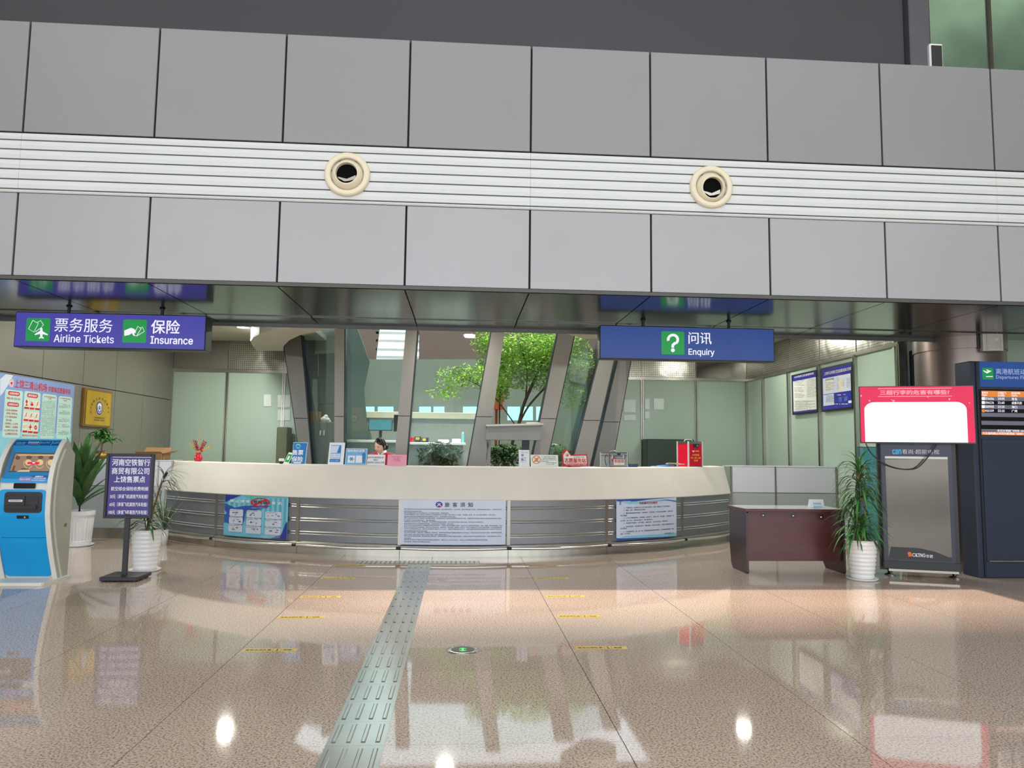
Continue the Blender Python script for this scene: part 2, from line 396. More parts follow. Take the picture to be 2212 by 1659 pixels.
# floor: a bed with every polished granite tile on it
fb = MB()
TX0, TW, TY0, TH = -.3566, 1.1906, 3.7632, .5953
ka, kb, ja, jb = -7, 8, -3, 15
xa, xb, ya, yb = TX0+ka*TW, TX0+kb*TW, TY0+ja*TH, TY0+jb*TH
fb.box(xa-.01, xb+.01, ya-.01, yb+.01, -.05, -.006)
floor = struct(fb.build('floor', 'joint_dark'))
fo = MB(); fo.box(-14, 14, -9, ya, -.05, 0); fo.box(-14, 14, yb, 20, -.05, 0); fo.box(-14, xa, ya, yb, -.05, 0); fo.box(xb, 14, ya, yb, -.05, 0)
fo.build('paving', 'granite', floor)
tb = MB(); g = .0022; tb.box(g, TW-g, g*.5, TH-g*.5, -.012, 0)
t0 = tb.build('tile', 'granite', floor)
first = True
for k in range(ka, kb):
    for j in range(ja, jb):
        if first: t0.location = (TX0+k*TW, TY0+j*TH, 0); first = False
        else: place(t0, 'tile', (TX0+k*TW, TY0+j*TH, 0), floor)

# facade band of the upper floor
wf = MB(); wf.box(XJ[0], XJ[-1], Y0+.028, Y0+.06, ZS+.03, ZT-.01); wf.box(XJ[0], XJ[-1], Y0+.04, 8.3, ZT-.03, ZT-.004)
wall_front = struct(wf.build('wall_front', 'joint_dark'))
GP = .009
def panels(z0, z1, mat):
    b = MB(); b.bbox(GP, PW-GP, Y0, Y0+.027, z0, z1, .003); p = b.build('panel', mat, wall_front); p.location = (XJ[0], 0, 0)
    for x in XJ[1:-1]: place(p, 'panel', (x, 0, 0), wall_front)
panels(ZS+.035, ZL-.004, 'panel_grey'); panels(ZB+.018, ZT, 'panel_upper_shaded')
SEAM = X0+4*PW
fr = [0, .128, .286, .4525, .62, .79, .954, 1]
for (xa_, xb_) in ((XJ[0], SEAM-4*PW-.001), (SEAM-4*PW+.001, SEAM-.001), (SEAM+.001, SEAM+4*PW-.001), (SEAM+4*PW+.001, XJ[-1])):
    for a, b in zip(fr[:-1], fr[1:]):
        zb_, za_ = ZB-a*(ZB-ZL), ZB-b*(ZB-ZL)
        if (b-a) > .06: za_ += .014
        zm = zb_-(zb_-za_)*.55
        sl = MB(); sl.prism([(xa_, Y0-.004, za_), (xa_, Y0-.012, zm), (xa_, Y0-.004, zb_), (xa_, Y0+.02, zb_), (xa_, Y0+.02, za_)], (xb_-xa_, 0, 0))
        sl.build('slat', 'slat_white', wall_front)
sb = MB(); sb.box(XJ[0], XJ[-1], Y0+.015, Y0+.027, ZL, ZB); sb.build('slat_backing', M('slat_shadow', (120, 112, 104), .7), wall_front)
lp = MB(); lp.box(XJ[0], XJ[-1], Y0+.004, Y0+.05, ZS, ZS+.032); lp.build('bottom_trim', M('trim_dark', (78, 78, 74), .5, .3), wall_front)
# soffit under it
sf = MB(); sf.box(XJ[0], XJ[-1], Y0+.05, YB, ZS+.03, ZS+.06)
ceiling = struct(sf.build('ceiling', 'joint_dark'))
def sofpan(y0, y1, z):
    b = MB(); b.box(.006, PW-.006, y0, y1, z, z+.025); p = b.build('panel', 'soffit_metal', ceiling); p.location = (XJ[0], 0, 0)
    for x in XJ[1:-1]: place(p, 'panel', (x, 0, 0), ceiling)
sofpan(Y0+.012, 8.58, ZS); sofpan(8.59, YB, ZS-.012)
tr = MB(); tr.box(XJ[0], 6.45, YB, YB+.03, ZS-.055, ZS+.5); tr.box(XJ[0], 6.45, YB+.03, YB+.06, ZS-.03, ZS+.8)
struct(tr.build('trim_1', M('lip_grey', (92, 92, 90), .4, .6)))
# storey above: dark recessed wall, pillar and glazing
wu = MB(); wu.box(-11, 5.37, 8.3, 8.5, ZT-.05, 9.8); wall_upper = struct(wu.build('wall_upper', 'upper_dark'))
pl = MB(); pl.bbox(5.40, 5.66, 8.22, 8.6, ZT-.05, 9.8, .01); struct(pl.build('pillar', M('pillar_grey', (96, 96, 102), .5, .3)))
wn = MB(); wn.box(5.66, 5.72, 8.3, 8.36, ZT-.05, 9.8); wn.box(6.50, 6.53, 8.3, 8.36, ZT-.05, 9.8); wn.box(7.1, 7.22, 8.3, 8.36, ZT-.05, 9.8)
win = struct(wn.build('window_1', M('bronze', (84, 70, 62), .4, .4)))
b = MB(); b.box(5.72, 6.50, 8.325, 8.335, ZT-.05, 9.8); b.box(6.53, 7.1, 8.325, 8.335, ZT-.05, 9.8); b.box(7.22, 11, 8.325, 8.335, ZT-.05, 9.8); b.build('pane', glass('green_glass', (.72, .82, .76), .8), win)
b = MB(); b.box(5.2, 11, 10.2, 10.3, ZT-.05, 9.8); b.box(6.6, 6.75, 8.9, 9.3, ZT-.05, 6.5); struct(b.build('wall_rear', M('rear_green', (84, 98, 88), .7, 0, .35, 1.2, stretch=(1.5, 1, 1.5))))

# the hall around the camera (side walls, roof with two roof lights)
hs = MB(); hs.box(-14.1, -14, -9, 20, 0, 10); struct(hs.build('wall_west', M('hall_wall', (188, 186, 180), .6)))
hs = MB(); hs.box(14, 14.1, -9, 20, 0, 10); struct(hs.build('wall_east', 'hall_wall'))
rf = MB(); rf.box(-14, 14, -9, 3.05, 9.8, 10); rf.box(-14, 14, 5.12, 11, 9.8, 10); rf.box(-14, -5.2, 3.05, 5.12, 9.8, 10); rf.box(5.4, 14, 3.05, 5.12, 9.8, 10)
struct(rf.build('roof', M('roof_white', (200, 200, 198), .7)))
lv = MB()                                                   # unseen bars added to fade the sun patch towards the left and the front
for i in range(95): x = -5.2+i*.05; k = min(1, max(.0, (x+3.2)/2.8)); lv.box(x, x+.05*(1-k*k*(3-2*k)), 3.05, 5.12, 9.85, 9.86)
for i in range(26): y = 3.05+i*.05; lv.box(-5.2, 5.4, y, y+.05*(1-(i+.5)/26), 9.88, 9.89)
struct(lv.build('sun_fade_bars', 'roof_white'))
# glazed entrance front behind: mullions only in view of reflections
em = MB()
for i in range(13): em.box(-14+i*28/12-.06, -14+i*28/12+.06, -9, -8.85, 0, 9.8)
em.box(-14, 14, -9, -8.85, 2.9, 3.1); em.box(-14, 14, -9, -8.85, 6, 6.15); struct(em.build('wall_entrance', 'mullion_grey'))

# lobby under the facade: left wall of grey panels
XL, XR, YW, ZC, ZR = -6.2, 6.43, 16.1, 3.72, 3.06
b = MB(); b.box(XL-.1, XL-.028, 9.1, YW, 0, ZC); wall_left = struct(b.build('wall_left', 'joint_dark'))
yj = [8.93, 10.09, 11.25, 12.42, 13.56, 14.72, 15.88, YW]
for a, c in zip(yj[:-1], yj[1:]):
    for z0, z1 in ((0.02, 2.418), (2.43, ZC)):
        b = MB(); b.bbox(XL-.027, XL, max(a, 9.1)+.006, c-.006, z0, z1, .002); b.build('panel', 'wall_panel', wall_left)
# a glazed wall: frames (steel) + frosted panes below the rail + perforated plates above
def glazed(name, axis, at, joints, skip=(), top=None):
    def bx(mb, a, c, t0, t1, z0, z1):
        if axis == 'x': mb.box(a, c, at+t0, at+t1, z0, z1)
        else: mb.box(at+t0, at+t1, a, c, z0, z1)
    s = 1 if axis == 'x' else 1
    b = MB(); bx(b, joints[0], joints[-1], .06, .1, 0, ZC); wl = struct(b.build(name, 'steel_dull'))
    for a, c in zip(joints[:-1], joints[1:]):
        b = MB(); bx(b, a+.03, c-.03, .01, .03, .05, ZR-.02); b.build('pane', 'frost_glass', wl)
        b = MB(); bx(b, a+.012, c-.012, .015, .03, ZR+.05, ZC-.005); b.build('plate', (top or {}).get(round(a, 2), 'perforated_steel'), wl)
    for a in joints:
        b = MB(); bx(b, a-.03, a-.006, -.02, .05, 0, ZR); bx(b, a+.006, a+.03, -.02, .05, 0, ZR); bx(b, a-.008, a+.008, .0, .05, ZR, ZC); b.build('mullion', 'steel', wl)
    b = MB(); bx(b, joints[0], joints[-1], -.015, .05, ZR-.02, ZR+.045); b.build('rail', 'steel', wl)
    return wl
wall_back = glazed('wall_back', 'x', YW, [-6.2, -5.045, -3.847, -2.65], top={-6.2: 'wall_panel'})
MATS['steel_bright'] = M('steel_bright', (150, 150, 146), .1, .95)
glazed('wall_back', 'x', YW, [2.80, 4.016, 5.242, 6.43], top={5.24: 'steel_bright'})
_m = MB  # right wall runs along Y; its frames stand on the lobby side
def flip(f): return lambda x, y, z: f(x, y, z)
def right_wall():
    J = [10.287, 11.51, 12.735, 13.96, 15.185, 16.1]
    b = MB(); b.box(XR+.06, XR+.1, J[0], J[-1], 0, ZC); wl = struct(b.build('wall_right', 'steel_dull'))
    for a, c in zip(J[:-1], J[1:]):
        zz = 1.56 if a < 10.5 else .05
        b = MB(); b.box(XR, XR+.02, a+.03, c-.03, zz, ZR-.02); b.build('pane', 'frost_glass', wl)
        if zz > 1: b = MB(); b.box(XR, XR+.02, a+.03, c-.03, .05, 1.55); b.build('lower_pane', M('teal_reflection', (62, 132, 138), .12, 0, .06, 1), wl, 'lower pane coloured with a teal reflection')  # blue reflection put into the colour of the lower part
        b = MB(); b.box(XR, XR+.015, a+.012, c-.012, ZR+.05, ZC-.005); b.build('plate', 'perforated_steel', wl)
    for a in J:
        b = MB(); b.box(XR-.05, XR+.05, a-.035, a-.008, 0, ZR); b.box(XR-.05, XR+.05, a+.008, a+.035, 0, ZR); b.box(XR-.008, XR+.05, a-.01, a+.01, ZR, ZC); b.build('mullion', 'steel', wl)
    b = MB(); b.box(XR-.04, XR+.05, J[0], J[-1], ZR-.02, ZR+.04); b.build('rail', 'steel', wl)
right_wall()
# lobby ceiling, open to the sky over the planted core, and the white bulkheads hung round the core
b = MB(); b.box(XL-.1, XR+.1, YB+.06, 12.6, ZC, ZC+.1); b.box(XL-.1, -2.9, 12.6, YW+.1, ZC, ZC+.1); b.box(3.3, XR+.1, 12.6, YW+.1, ZC, ZC+.1)
struct(b.build('ceiling.001', 'ceiling_white'))
def bulk(pts, z):
    P = [PZ(x, y, z) for x, y in pts]; b = MB(); b.prism(P, (0, 0, ZC-z-.002)); return struct(b.build('ceiling.002', 'plaster_white'))
bulk([(612, 758), (555, 758), (546, 748), (541, 737), (547, 729), (560, 722), (588, 714), (640, 708), (720, 703), (830, 703), (800, 706), (745, 709), (700, 713), (650, 723), (625, 735), (613, 747)], 3.44)
bulk([(1215, 719), (1250, 717), (1330, 717), (1330, 728), (1300, 732), (1262, 732)], 3.44)

# ---------------------------------------------------------------- glass core behind the counter
core = struct(MB().add([(-3, 12.8, -.004), (3.4, 12.8, -.004), (3.4, 18.6, -.004), (-3, 18.6, -.004)], [(0, 1, 2, 3)]).build('floor.001', M('core_floor', (120, 118, 108), .6)))
#           top left/right edge at y=716, bottom left/right at y=1002, depth
COLS = [((609, 649), (650, 673), 15.0), ((723, 744), (722, 742), 13.9), ((876, 901), (851, 877), 13.3), ((1062, 1090), (1011, 1050), 13.1),
        ((1206, 1242), (1148, 1180), 13.5), ((1310, 1340), (1236, 1275), 14.0), ((1350, 1374), (1282, 1322), 14.6)]
cw = thing('glass_wall', 'leaning grey columns and tinted panes of the glazed core behind the counter', 'glass wall', (0, 13.5, 0))
edge = []
for i, ((a, c), (e, f), Y) in enumerate(COLS):
    P = [PY(a, 716, Y), PY(c, 716, Y), PY(e, 1002, Y), PY(f, 1002, Y)]
    def ext(p, q, z): k = (z-q.z)/(p.z-q.z); return q+(p-q)*k
    tl, trr = ext(P[0], P[2], 3.74), ext(P[1], P[3], 3.74); bl, br = ext(P[0], P[2], 0), ext(P[1], P[3], 0)
    edge.append((bl, br, tl, trr)); dp = Vector((0, .30, 0)); nr = Vector((0, 0, 0))
    zs = [0, 2.03, 3.74]
    for z0, z1 in zip(zs[:-1], zs[1:]):
        def at(z, l): k = z/3.74; return (bl+(tl-bl)*k) if l else (br+(trr-br)*k)
        lo = [at(z0+.006, 1), at(z0+.006, 0), at(z0+.006, 0)+dp, at(z0+.006, 1)+dp]; hi = [at(z1-.006, 1), at(z1-.006, 0), at(z1-.006, 0)+dp, at(z1-.006, 1)+dp]
        b = MB(); b.hexa(lo, hi); b.build('column', 'mullion_grey', cw)
    s = Vector((.02, 0, 0)); k = 0 if i in (3,) else 1
    for sgn, lo, hi in ((-1, bl, tl), (1, br, trr)):
        if i == 0 or sgn == (1 if i < 3 else -1) or i > 3:
            b = MB(); b.hexa([lo-s+Vector((0, .02, 0)), lo+s+Vector((0, .02, 0)), lo+s+dp*.8, lo-s+dp*.8], [hi-s+Vector((0, .02, 0)), hi+s+Vector((0, .02, 0)), hi+s+dp*.8, hi-s+dp*.8]); b.build('gasket', 'mullion_dark', cw)
for A, B in zip(edge[:-1], edge[1:]):
    dp = Vector((0, .12, 0)); t = Vector((0, .012, 0))
    b = MB(); b.hexa([A[1]+dp, B[0]+dp, B[0]+dp+t, A[1]+dp+t], [A[3]+dp, B[2]+dp, B[2]+dp+t, A[3]+dp+t]); b.build('pane', 'tint_glass', cw)
# inset service hatch between two columns
hb = MB(); P = [PY(x, y, 13.0) for x, y in ((1052, 920), (1172, 917), (1166, 951), (1049, 950))]; hb.prism(P, (0, .5, 0)); hb.build('hatch_beam', 'mullion_grey', cw)
hb = MB(); P = [PY(x, y, 12.96) for x, y in ((1050, 917), (1174, 914), (1174, 918), (1050, 921))]; hb.prism(P, (0, .55, 0)); hb.build('hatch_sill', 'steel_dull', cw)
for x0, x1 in ((1052, 1061), (1128, 1144)):
    P = [PY(x, y, 13.1) for x, y in ((x0, 951), (x1, 951), (x1-2, 1003), (x0-2, 1003))]; hb = MB(); hb.prism(P, (0, .06, 0)); hb.build('hatch_post', 'mullion_dark' if x0 > 1100 else 'mullion_grey', cw)
# rear of the core: wall with a row of low windows and white slats imitating a reflection above
YR = 18.6
def wallpiece(b, px): P = [PY(x, y, YR) for x, y in px]; b.prism(P, (0, .1, 0))
b = MB(); wins = [(788, 809), (815, 850), (905, 931), (936, 960), (1000, 1030), (1036, 1062), (1096, 1124), (1128, 1152), (1158, 1190)]
x = 560
for a, c in wins: wallpiece(b, [(x, 878), (a, 878), (a, 908), (x, 908)]); x = c
wallpiece(b, [(x, 878), (1420, 878), (1420, 908), (x, 908)])
wallpiece(b, [(560, 908), (1420, 908), (1420, 1075), (560, 1075)]); wallpiece(b, [(560, 776), (1420, 776), (1420, 878), (560, 878)])
struct(b.build('wall_core', M('core_wall', (146, 156, 150), .7, 0, .08, .6)))
for i, (a, c) in enumerate(wins):
    P = [PY(x, y, YR+.04) for x, y in ((a, 878), (c, 878), (c, 908), (a, 908))]; b = MB(); b.prism(P, (0, .01, 0)); wo = struct(b.build('window_%d' % (i+2), 'cyan_glass'))
for z0, pts in (('upper', [(560, 690), (822, 690), (812, 776), (560, 776)]), ('upper', [(905, 690), (1420, 690), (1420, 776), (905, 776)])):
    b = MB(); wallpiece(b, pts); struct(b.build('wall_cladding', M('cladding_mauve', (132, 112, 110), .6, 0, .06, .5)))
b = MB()
for y in (700, 716, 733, 752, 768): wallpiece(b, [(812, y), (906, y+2), (906, y+7), (812, y+5)])
struct(b.build('reflection_slats', M('reflection_white', (232, 236, 240), .5)))  # white slats stand in for hall windows reflected in the core glass
b = MB(); b.box(-2.72, -2.65, 16.2, YR, 0, ZC); struct(b.build('wall_core_left', M('teal_wall', (120, 140, 138), .5, 0, .06, .7)))
b = MB(); b.box(2.80, 2.88, 16.2, YR, 0, ZC); struct(b.build('wall_core_right', 'teal_wall'))
P = [PY(x, y, 15.7) for x, y in ((641, 690), (765, 690), (798, 780), (786, 840), (800, 1010), (676, 1010))]; b = MB(); b.prism(P, (0, .08, 0)); struct(b.build('wall_partition', M('partition_teal', (96, 114, 114), .5, 0, .07, .5)))

area('upper_room_lamp', (7.6, 9.4, 9.2), (0, 0, 0), 3, 1.4, 230, (1, .96, .85))

# ================================================================ ROUND SERVICE COUNTER
TH_ = [R(-47.2+13.6*k) for k in range(8)]
def sweep(mb, poly, t0, t1, n=10, bow=0):
    q = len(poly); vs = []
    for i in range(n+1):
        t = t0+(t1-t0)*i/n; e = bow*math.sin(PI*i/n)
        vs += [onc(t, r+e, z) for r, z in poly]
    fs = [(i*q+j, i*q+(j+1) % q, (i+1)*q+(j+1) % q, (i+1)*q+j) for i in range(n) for j in range(q)]
    fs += [tuple(range(q-1, -1, -1)), tuple(n*q+j for j in range(q))]
    return mb.add(vs, fs)
sc_ = thing('service_counter', 'long curved reception counter with cream stone ledge and grey ribbed front', 'counter', (CC.x, CC.y-CR, 0))
E_ = R(.03)
rows_ = [(.166, .256), (.299, .437), (.481, .625), (.669, .756)]
for t0, t1 in zip(TH_[:-1], TH_[1:]):
    b = MB(); sweep(b, [(6.19, .757), (6.222, .757), (6.226, .768), (6.118, 1.200), (6.105, 1.209), (5.75, 1.209), (5.75, 1.17), (6.06, 1.17), (6.165, .80)], t0, t1); b.build('ledge_panel', 'counter_white', sc_)
    for z0, z1 in rows_:
        b = MB(); sweep(b, [(6.2, z0), (6.2, z1), (6.17, z1), (6.17, z0)], t0+E_, t1-E_); b.build('front_panel', 'counter_grey', sc_)
    for z in (.2615, .2935, .4425, .475, .631, .6625):
        b = MB(); sweep(b, [(6.203, z-.008), (6.209, z), (6.203, z+.008), (6.18, z+.008), (6.18, z-.008)], t0+R(.22), t1-R(.22)); b.build('trim_strip', 'chrome', sc_)
    b = MB(); sweep(b, [(6.19, .25), (6.19, .67), (6.16, .67), (6.16, .25)], t0, t1); b.build('backing', 'counter_grey', sc_)
    b = MB(); sweep(b, [(6.2, 0), (6.2, .118), (6.235, .126), (6.235, .140), (6.2, .163), (6.15, .163), (6.15, 0)], t0+E_, t1-E_); b.build('plinth', M('plinth_steel', (192, 187, 176), .3, .9, .06, 3, stretch=(1.5, 1.5, .3)), sc_)
    b = MB(); n = 14; b.tube([onc(t0+R(.25)+(t1-t0-R(.5))*i/n, 6.262+.07*math.sin(PI*i/n), .117) for i in range(n+1)], .0195, 10); b.build('foot_rail', 'chrome', sc_)
for t in TH_:
    b = MB(); tt = max(min(t, TH_[-1]-R(.2)), TH_[0]+R(.2)); sweep(b, [(6.2, .12), (6.212, .12), (6.212, .755), (6.2, .755)], tt-R(.21), tt+R(.21), 2); b.build('stile', 'steel_dull', sc_)
    b = MB(); b.tube([onc(tt-R(.3), 6.262, .117), onc(tt+R(.3), 6.262, .117)], .0205, 10); b.tube([onc(tt, 6.2, .117), onc(tt, 6.262, .117)], .012, 6); b.build('rail_joint', 'black', sc_)
for t, s in ((TH_[0], -1), (TH_[-1], 1)):
    b = MB(); sweep(b, [(6.2, 0), (6.2, .757), (6.215, .77), (6.112, 1.205), (5.75, 1.205), (5.75, 0)], t+s*R(.02), t+s*R(.28), 1); b.build('end_cap', 'steel_dull', sc_)
b = MB(); sweep(b, [(5.75, .74), (5.75, .77), (5.25, .77), (5.25, .74)], TH_[0]+R(4), TH_[-1]-R(4), 30); b.build('worktop', 'board_pale', sc_)

# end counters running to the lobby walls
def endcounter(label, x0, x1, Y, joints, zm):
    t = thing('end_counter', label, 'counter', ((x0+x1)/2, Y, 0))
    js = [x0]+joints+[x1]
    for a, c in zip(js[:-1], js[1:]):
        b = MB(); b.bbox(a+.012, c-.012, Y, Y+.03, zm+.012, 1.205, .003); b.build('upper_panel', 'board_white', t)
        b = MB(); b.bbox(a+.012, c-.012, Y, Y+.03, .16 if x0 < 0 else .05, zm-.004, .003); b.build('lower_panel', 'board_pale', t)
    for a in js: b = MB(); b.box(a-.012, a+.012, Y-.006, Y+.035, 0, 1.215); b.build('post', 'steel_dull', t)
    b = MB(); b.box(x0, x1, Y-.004, Y+.42, 1.207, 1.222); b.build('top', 'board_white', t)
    b = MB(); b.box(x0, x1, Y+.004, Y+.03, 0, .16 if x0 < 0 else .05); b.build('plinth', 'steel_dull', t)
    b = MB(); b.box(x0, x1, Y+.006, Y+.02, zm-.004, zm+.012); b.build('rail', 'steel_dull', t)
endcounter('white topped end counter left of the curved counter under the gold plaque', -6.17, -4.55, 12.0, [-4.76], .806)
endcounter('white and grey end counter behind the maroon desk right of the curved counter', 4.57, 6.40, 12.2, [5.335], .764)

# ---------------------------------------------------------------- notices fixed on the counter front
def rline(S, mat, x0, x1, yc, h, nm='lettering', unit=None, d=None):       # a line of print too fine to read: a row of small strokes
    u = unit or h; x = x0; rnd = random.random
    while x < x1-u*.4:
        wv = u*(.55+.35*rnd()); 
        if rnd() > .1:
            yy = yc; k = (yy,)
            S.rect(mat, x, min(x+wv, x1), yc, h*(.55+.35*rnd()), name=nm, d=d or S.d*1.6)
        x += u
def poster(name, label, fn_uv, crop, mat, corners, extra=None, d=.006, nu=8, cat='poster', group=None, th=.005, frame=None):
    S = Sheet(fn_uv[0], fn_uv[1], crop); S.bend = .08
    (x0, y0), (x1, y1), (x2, y2), (x3, y3) = corners      # crop pixels TL TR BR BL
    ul = (S.uv(x0, y0)[0]+S.uv(x3, y3)[0])/2; ur = (S.uv(x1, y1)[0]+S.uv(x2, y2)[0])/2
    vt = (S.uv(x0, y0)[1]+S.uv(x1, y1)[1])/2; vb = (S.uv(x2, y2)[1]+S.uv(x3, y3)[1])/2
    t = thing(name, label, cat, S.fn((ul+ur)/2, vb, 0), group)
    S.rr(mat, ul, ur, vb, vt, 0, d=d, name='sheet', nu=nu, th=th)
    S.d = d+.0012; S.ul, S.ur, S.vt, S.vb = ul, ur, vt, vb
    if extra: extra(S)
    S.build(t); return t
M('p_cyan', (112, 190, 214), .4, 0, .12, 2.4); M('p_blue', (52, 88, 170), .4, 0, .15, 4); M('p_indigo', (44, 56, 150), .4); M('p_mint', (96, 190, 170), .4); M('p_pale', (214, 224, 242), .4, 0, .03, 3)
M('p_brown', (132, 96, 92), .5); M('p_card', (206, 212, 226), .4, 0, .02, 4); M('p_sky', (140, 208, 226), .4); M('p_teal2', (86, 160, 170), .4)
def danger(S):
    for i in range(26):
        x = 120+i*64; S.rect('p_sky' if i % 2 else 'p_teal2', x, x+26, 780 if x > 900 else 640, 900 if x > 900 else 600, name='stripe')
    S.poly('p_indigo', [(92, 225), (520, 245), (300, 330), (90, 430)], S.d*1.1)
    S.poly('p_blue', [(82, 450), (350, 570), (620, 520), (800, 520), (1280, 520), (1200, 580), (900, 640), (640, 680), (600, 900), (540, 1040), (60, 960), (66, 760), (150, 720), (78, 640)], S.d*1.15)
    S.poly('p_indigo', [(1700, 960), (1738, 960), (1718, 1415), (1300, 1385), (1580, 1280)], S.d*1.15)
    S.poly('p_mint', [(600, 258), (1180, 280), (900, 330), (760, 330)], S.d*1.15)
    for k, ch in enumerate('禁止携带'): S.text('print_white', ch, 225+k*140, 325+k*140, 385+k*9, 78, .02)
    for k, ch in enumerate('乘机'): S.text('print_white', ch, 1330+k*165, 1430+k*165, 450+k*8, 78, .02)
    S.ring('print_red', 1028, 432, 258, 118, .2, d=S.d*1.8)
    for k, ch in enumerate('危险品'): S.text('ink', ch, 840+k*135, 945+k*135, 418+k*8, 78, .02, d=S.d*1.7)
    S.line('print_red', [(860, 500), (1190, 362)], 44, d=S.d*1.9)
    for x0, x1, yc in ((210, 570, 708), (195, 558, 910), (182, 548, 1115), (665, 1060, 742), (652, 1050, 956), (640, 1040, 1165), (1155, 1585, 776), (1148, 1578, 988), (1140, 1565, 1200)):
        S.rect('p_card', x0, x1, yc, 190, 30, d=S.d*1.5, name='card')
        rline(S, 'ink_grey', x0+30, x1-90, yc-72, 18, d=S.d*2)
        for _ in range(4):
            a = x0+50+random.random()*(x1-x0-140); S.rect(random.choice(['ink', 'ink_grey', 'ink_grey', 'p_brown']), a, a+25+random.random()*55, yc-30+random.random()*70, 10+random.random()*20, 6, d=S.d*2)
    rline(S, 'print_white', 790, 1150, 578, 14); rline(S, 'print_white', 1040, 1560, 1325, 14); rline(S, 'print_white', 1045, 1540, 1362, 14)
poster('notice_board', 'blue green dangerous goods notice with nine white cards on the counter front', cylface(6.215), (480, 1050, 12.29), 'p_cyan', [(88, 222), (1776, 296), (1716, 1418), (34, 1290)], danger)
def logo(S, x, y, rx, ry):
    S.disc('p_indigo', x, y, rx, ry); S.poly('paper', [(x-rx*.7, y+ry*.55), (x-rx*.1, y-ry*.2), (x+rx*.1, y-ry*.2), (x+rx*.75, y+ry*.55), (x+rx*.4, y+ry*.55), (x, y+ry*.1), (x-rx*.35, y+ry*.55)], S.d*1.4)
    S.poly('paper', [(x-rx*.6, y-ry*.4), (x+rx*.6, y-ry*.45), (x+rx*.45, y-ry*.25), (x-rx*.4, y-ry*.22)], S.d*1.4); S.rect('print_red', x-rx*.5, x+rx*.5, y+ry*.85, ry*.22, d=S.d*1.4)
def rules(S):
    logo(S, 677, 263, 40, 33)
    for k, ch in enumerate('旅客须知'): S.text('ink', ch, 742+k*88, 796+k*88, 265, 52, .012)
    L = ['购票 旅客须凭本人有效身份证件购买机票并妥善保管，请认真核对姓名、证件号码、航班日期及起飞时间，如有差错请及时更正，以免耽误行程。', '的航班时刻以机场公布为准。', '值机 请在航班起飞前四十五分钟办理乘机手续，停止办理后不再受理，请提前到达机场。', '儿童票 年满两周岁未满十二周岁的儿童按成人全价票的百分之五十购票，婴儿按百分之十购票，不单独占一座位，每一成人旅客只能携带一名婴儿同行。', '团体票 团体旅客购票请提前办理预订手续，并按规定时间出票。', '退票 旅客在航班起飞前或起飞后提出退票，应按照承运人规定的客票使用条件办理，改期签转请到原出票地点或机场售票柜台办理。', '的客票不得自愿签转，敬请谅解。', '特殊旅客 无成人陪伴儿童、病残旅客、孕妇等需要特殊服务的旅客，应在订座时向承运人提出申请，经同意后方可购票乘机。', '安检 旅客及其行李必须接受安全检查，拒绝检查者不得登机，损失自负。', '行李托运 每位旅客免费托运行李限额按所持客票等级执行，超重行李应交纳逾重行李费，托运行李内不得夹带贵重物品、现金、票据、易碎易腐物品，以及', '锂电池充电宝等禁止托运的物品。托运行李须包装完善、锁扣完好、捆扎牢固，能承受一定压力，并在正常操作条件下安全装卸和运输，不符合要求的行李', '承运人有权拒绝收运。每件行李重量不超过五十公斤，体积不超过规定尺寸，超过规定的须事先征得承运人同意方可托运，', '随身携带 旅客随身携带物品的体积和件数不得超过规定限额。', '禁止携带 枪支弹药、管制刀具、易燃易爆、腐蚀有毒、放射性等危险物品严禁随身携带或夹入行李托运，违者将依法移交公安机关处理，随身携带液态物品', '应符合民航局有关规定。', '登机 请旅客留意候机楼广播及航班显示屏信息，按照登机牌所示登机口和时间登机，登机口关闭后不再办理登机手续，责任由旅客自行承担，', '敬请各位旅客配合。', '航班延误 因天气等原因造成航班延误或取消，请听从工作人员安排，承运人将按规定协助旅客安排食宿。', '咨询服务 请拨打机场服务电话。']
    X = [1388, 485, 790, 1320, 865, 1385, 640, 1180, 845, 1390, 1390, 1390, 545, 1390, 780, 1385, 362, 1230, 578]
    for k, (t, x1) in enumerate(zip(L, X)): S.text('ink_grey', t, 280, x1, 318+k*20.4, 13.5, .012)
poster('notice_board', 'white passenger rules notice with small print on the middle of the counter', cylface(6.215), (820, 1040, 5.267), 'p_pale', [(247, 210), (1437, 210), (1428, 718), (237, 718)], rules)
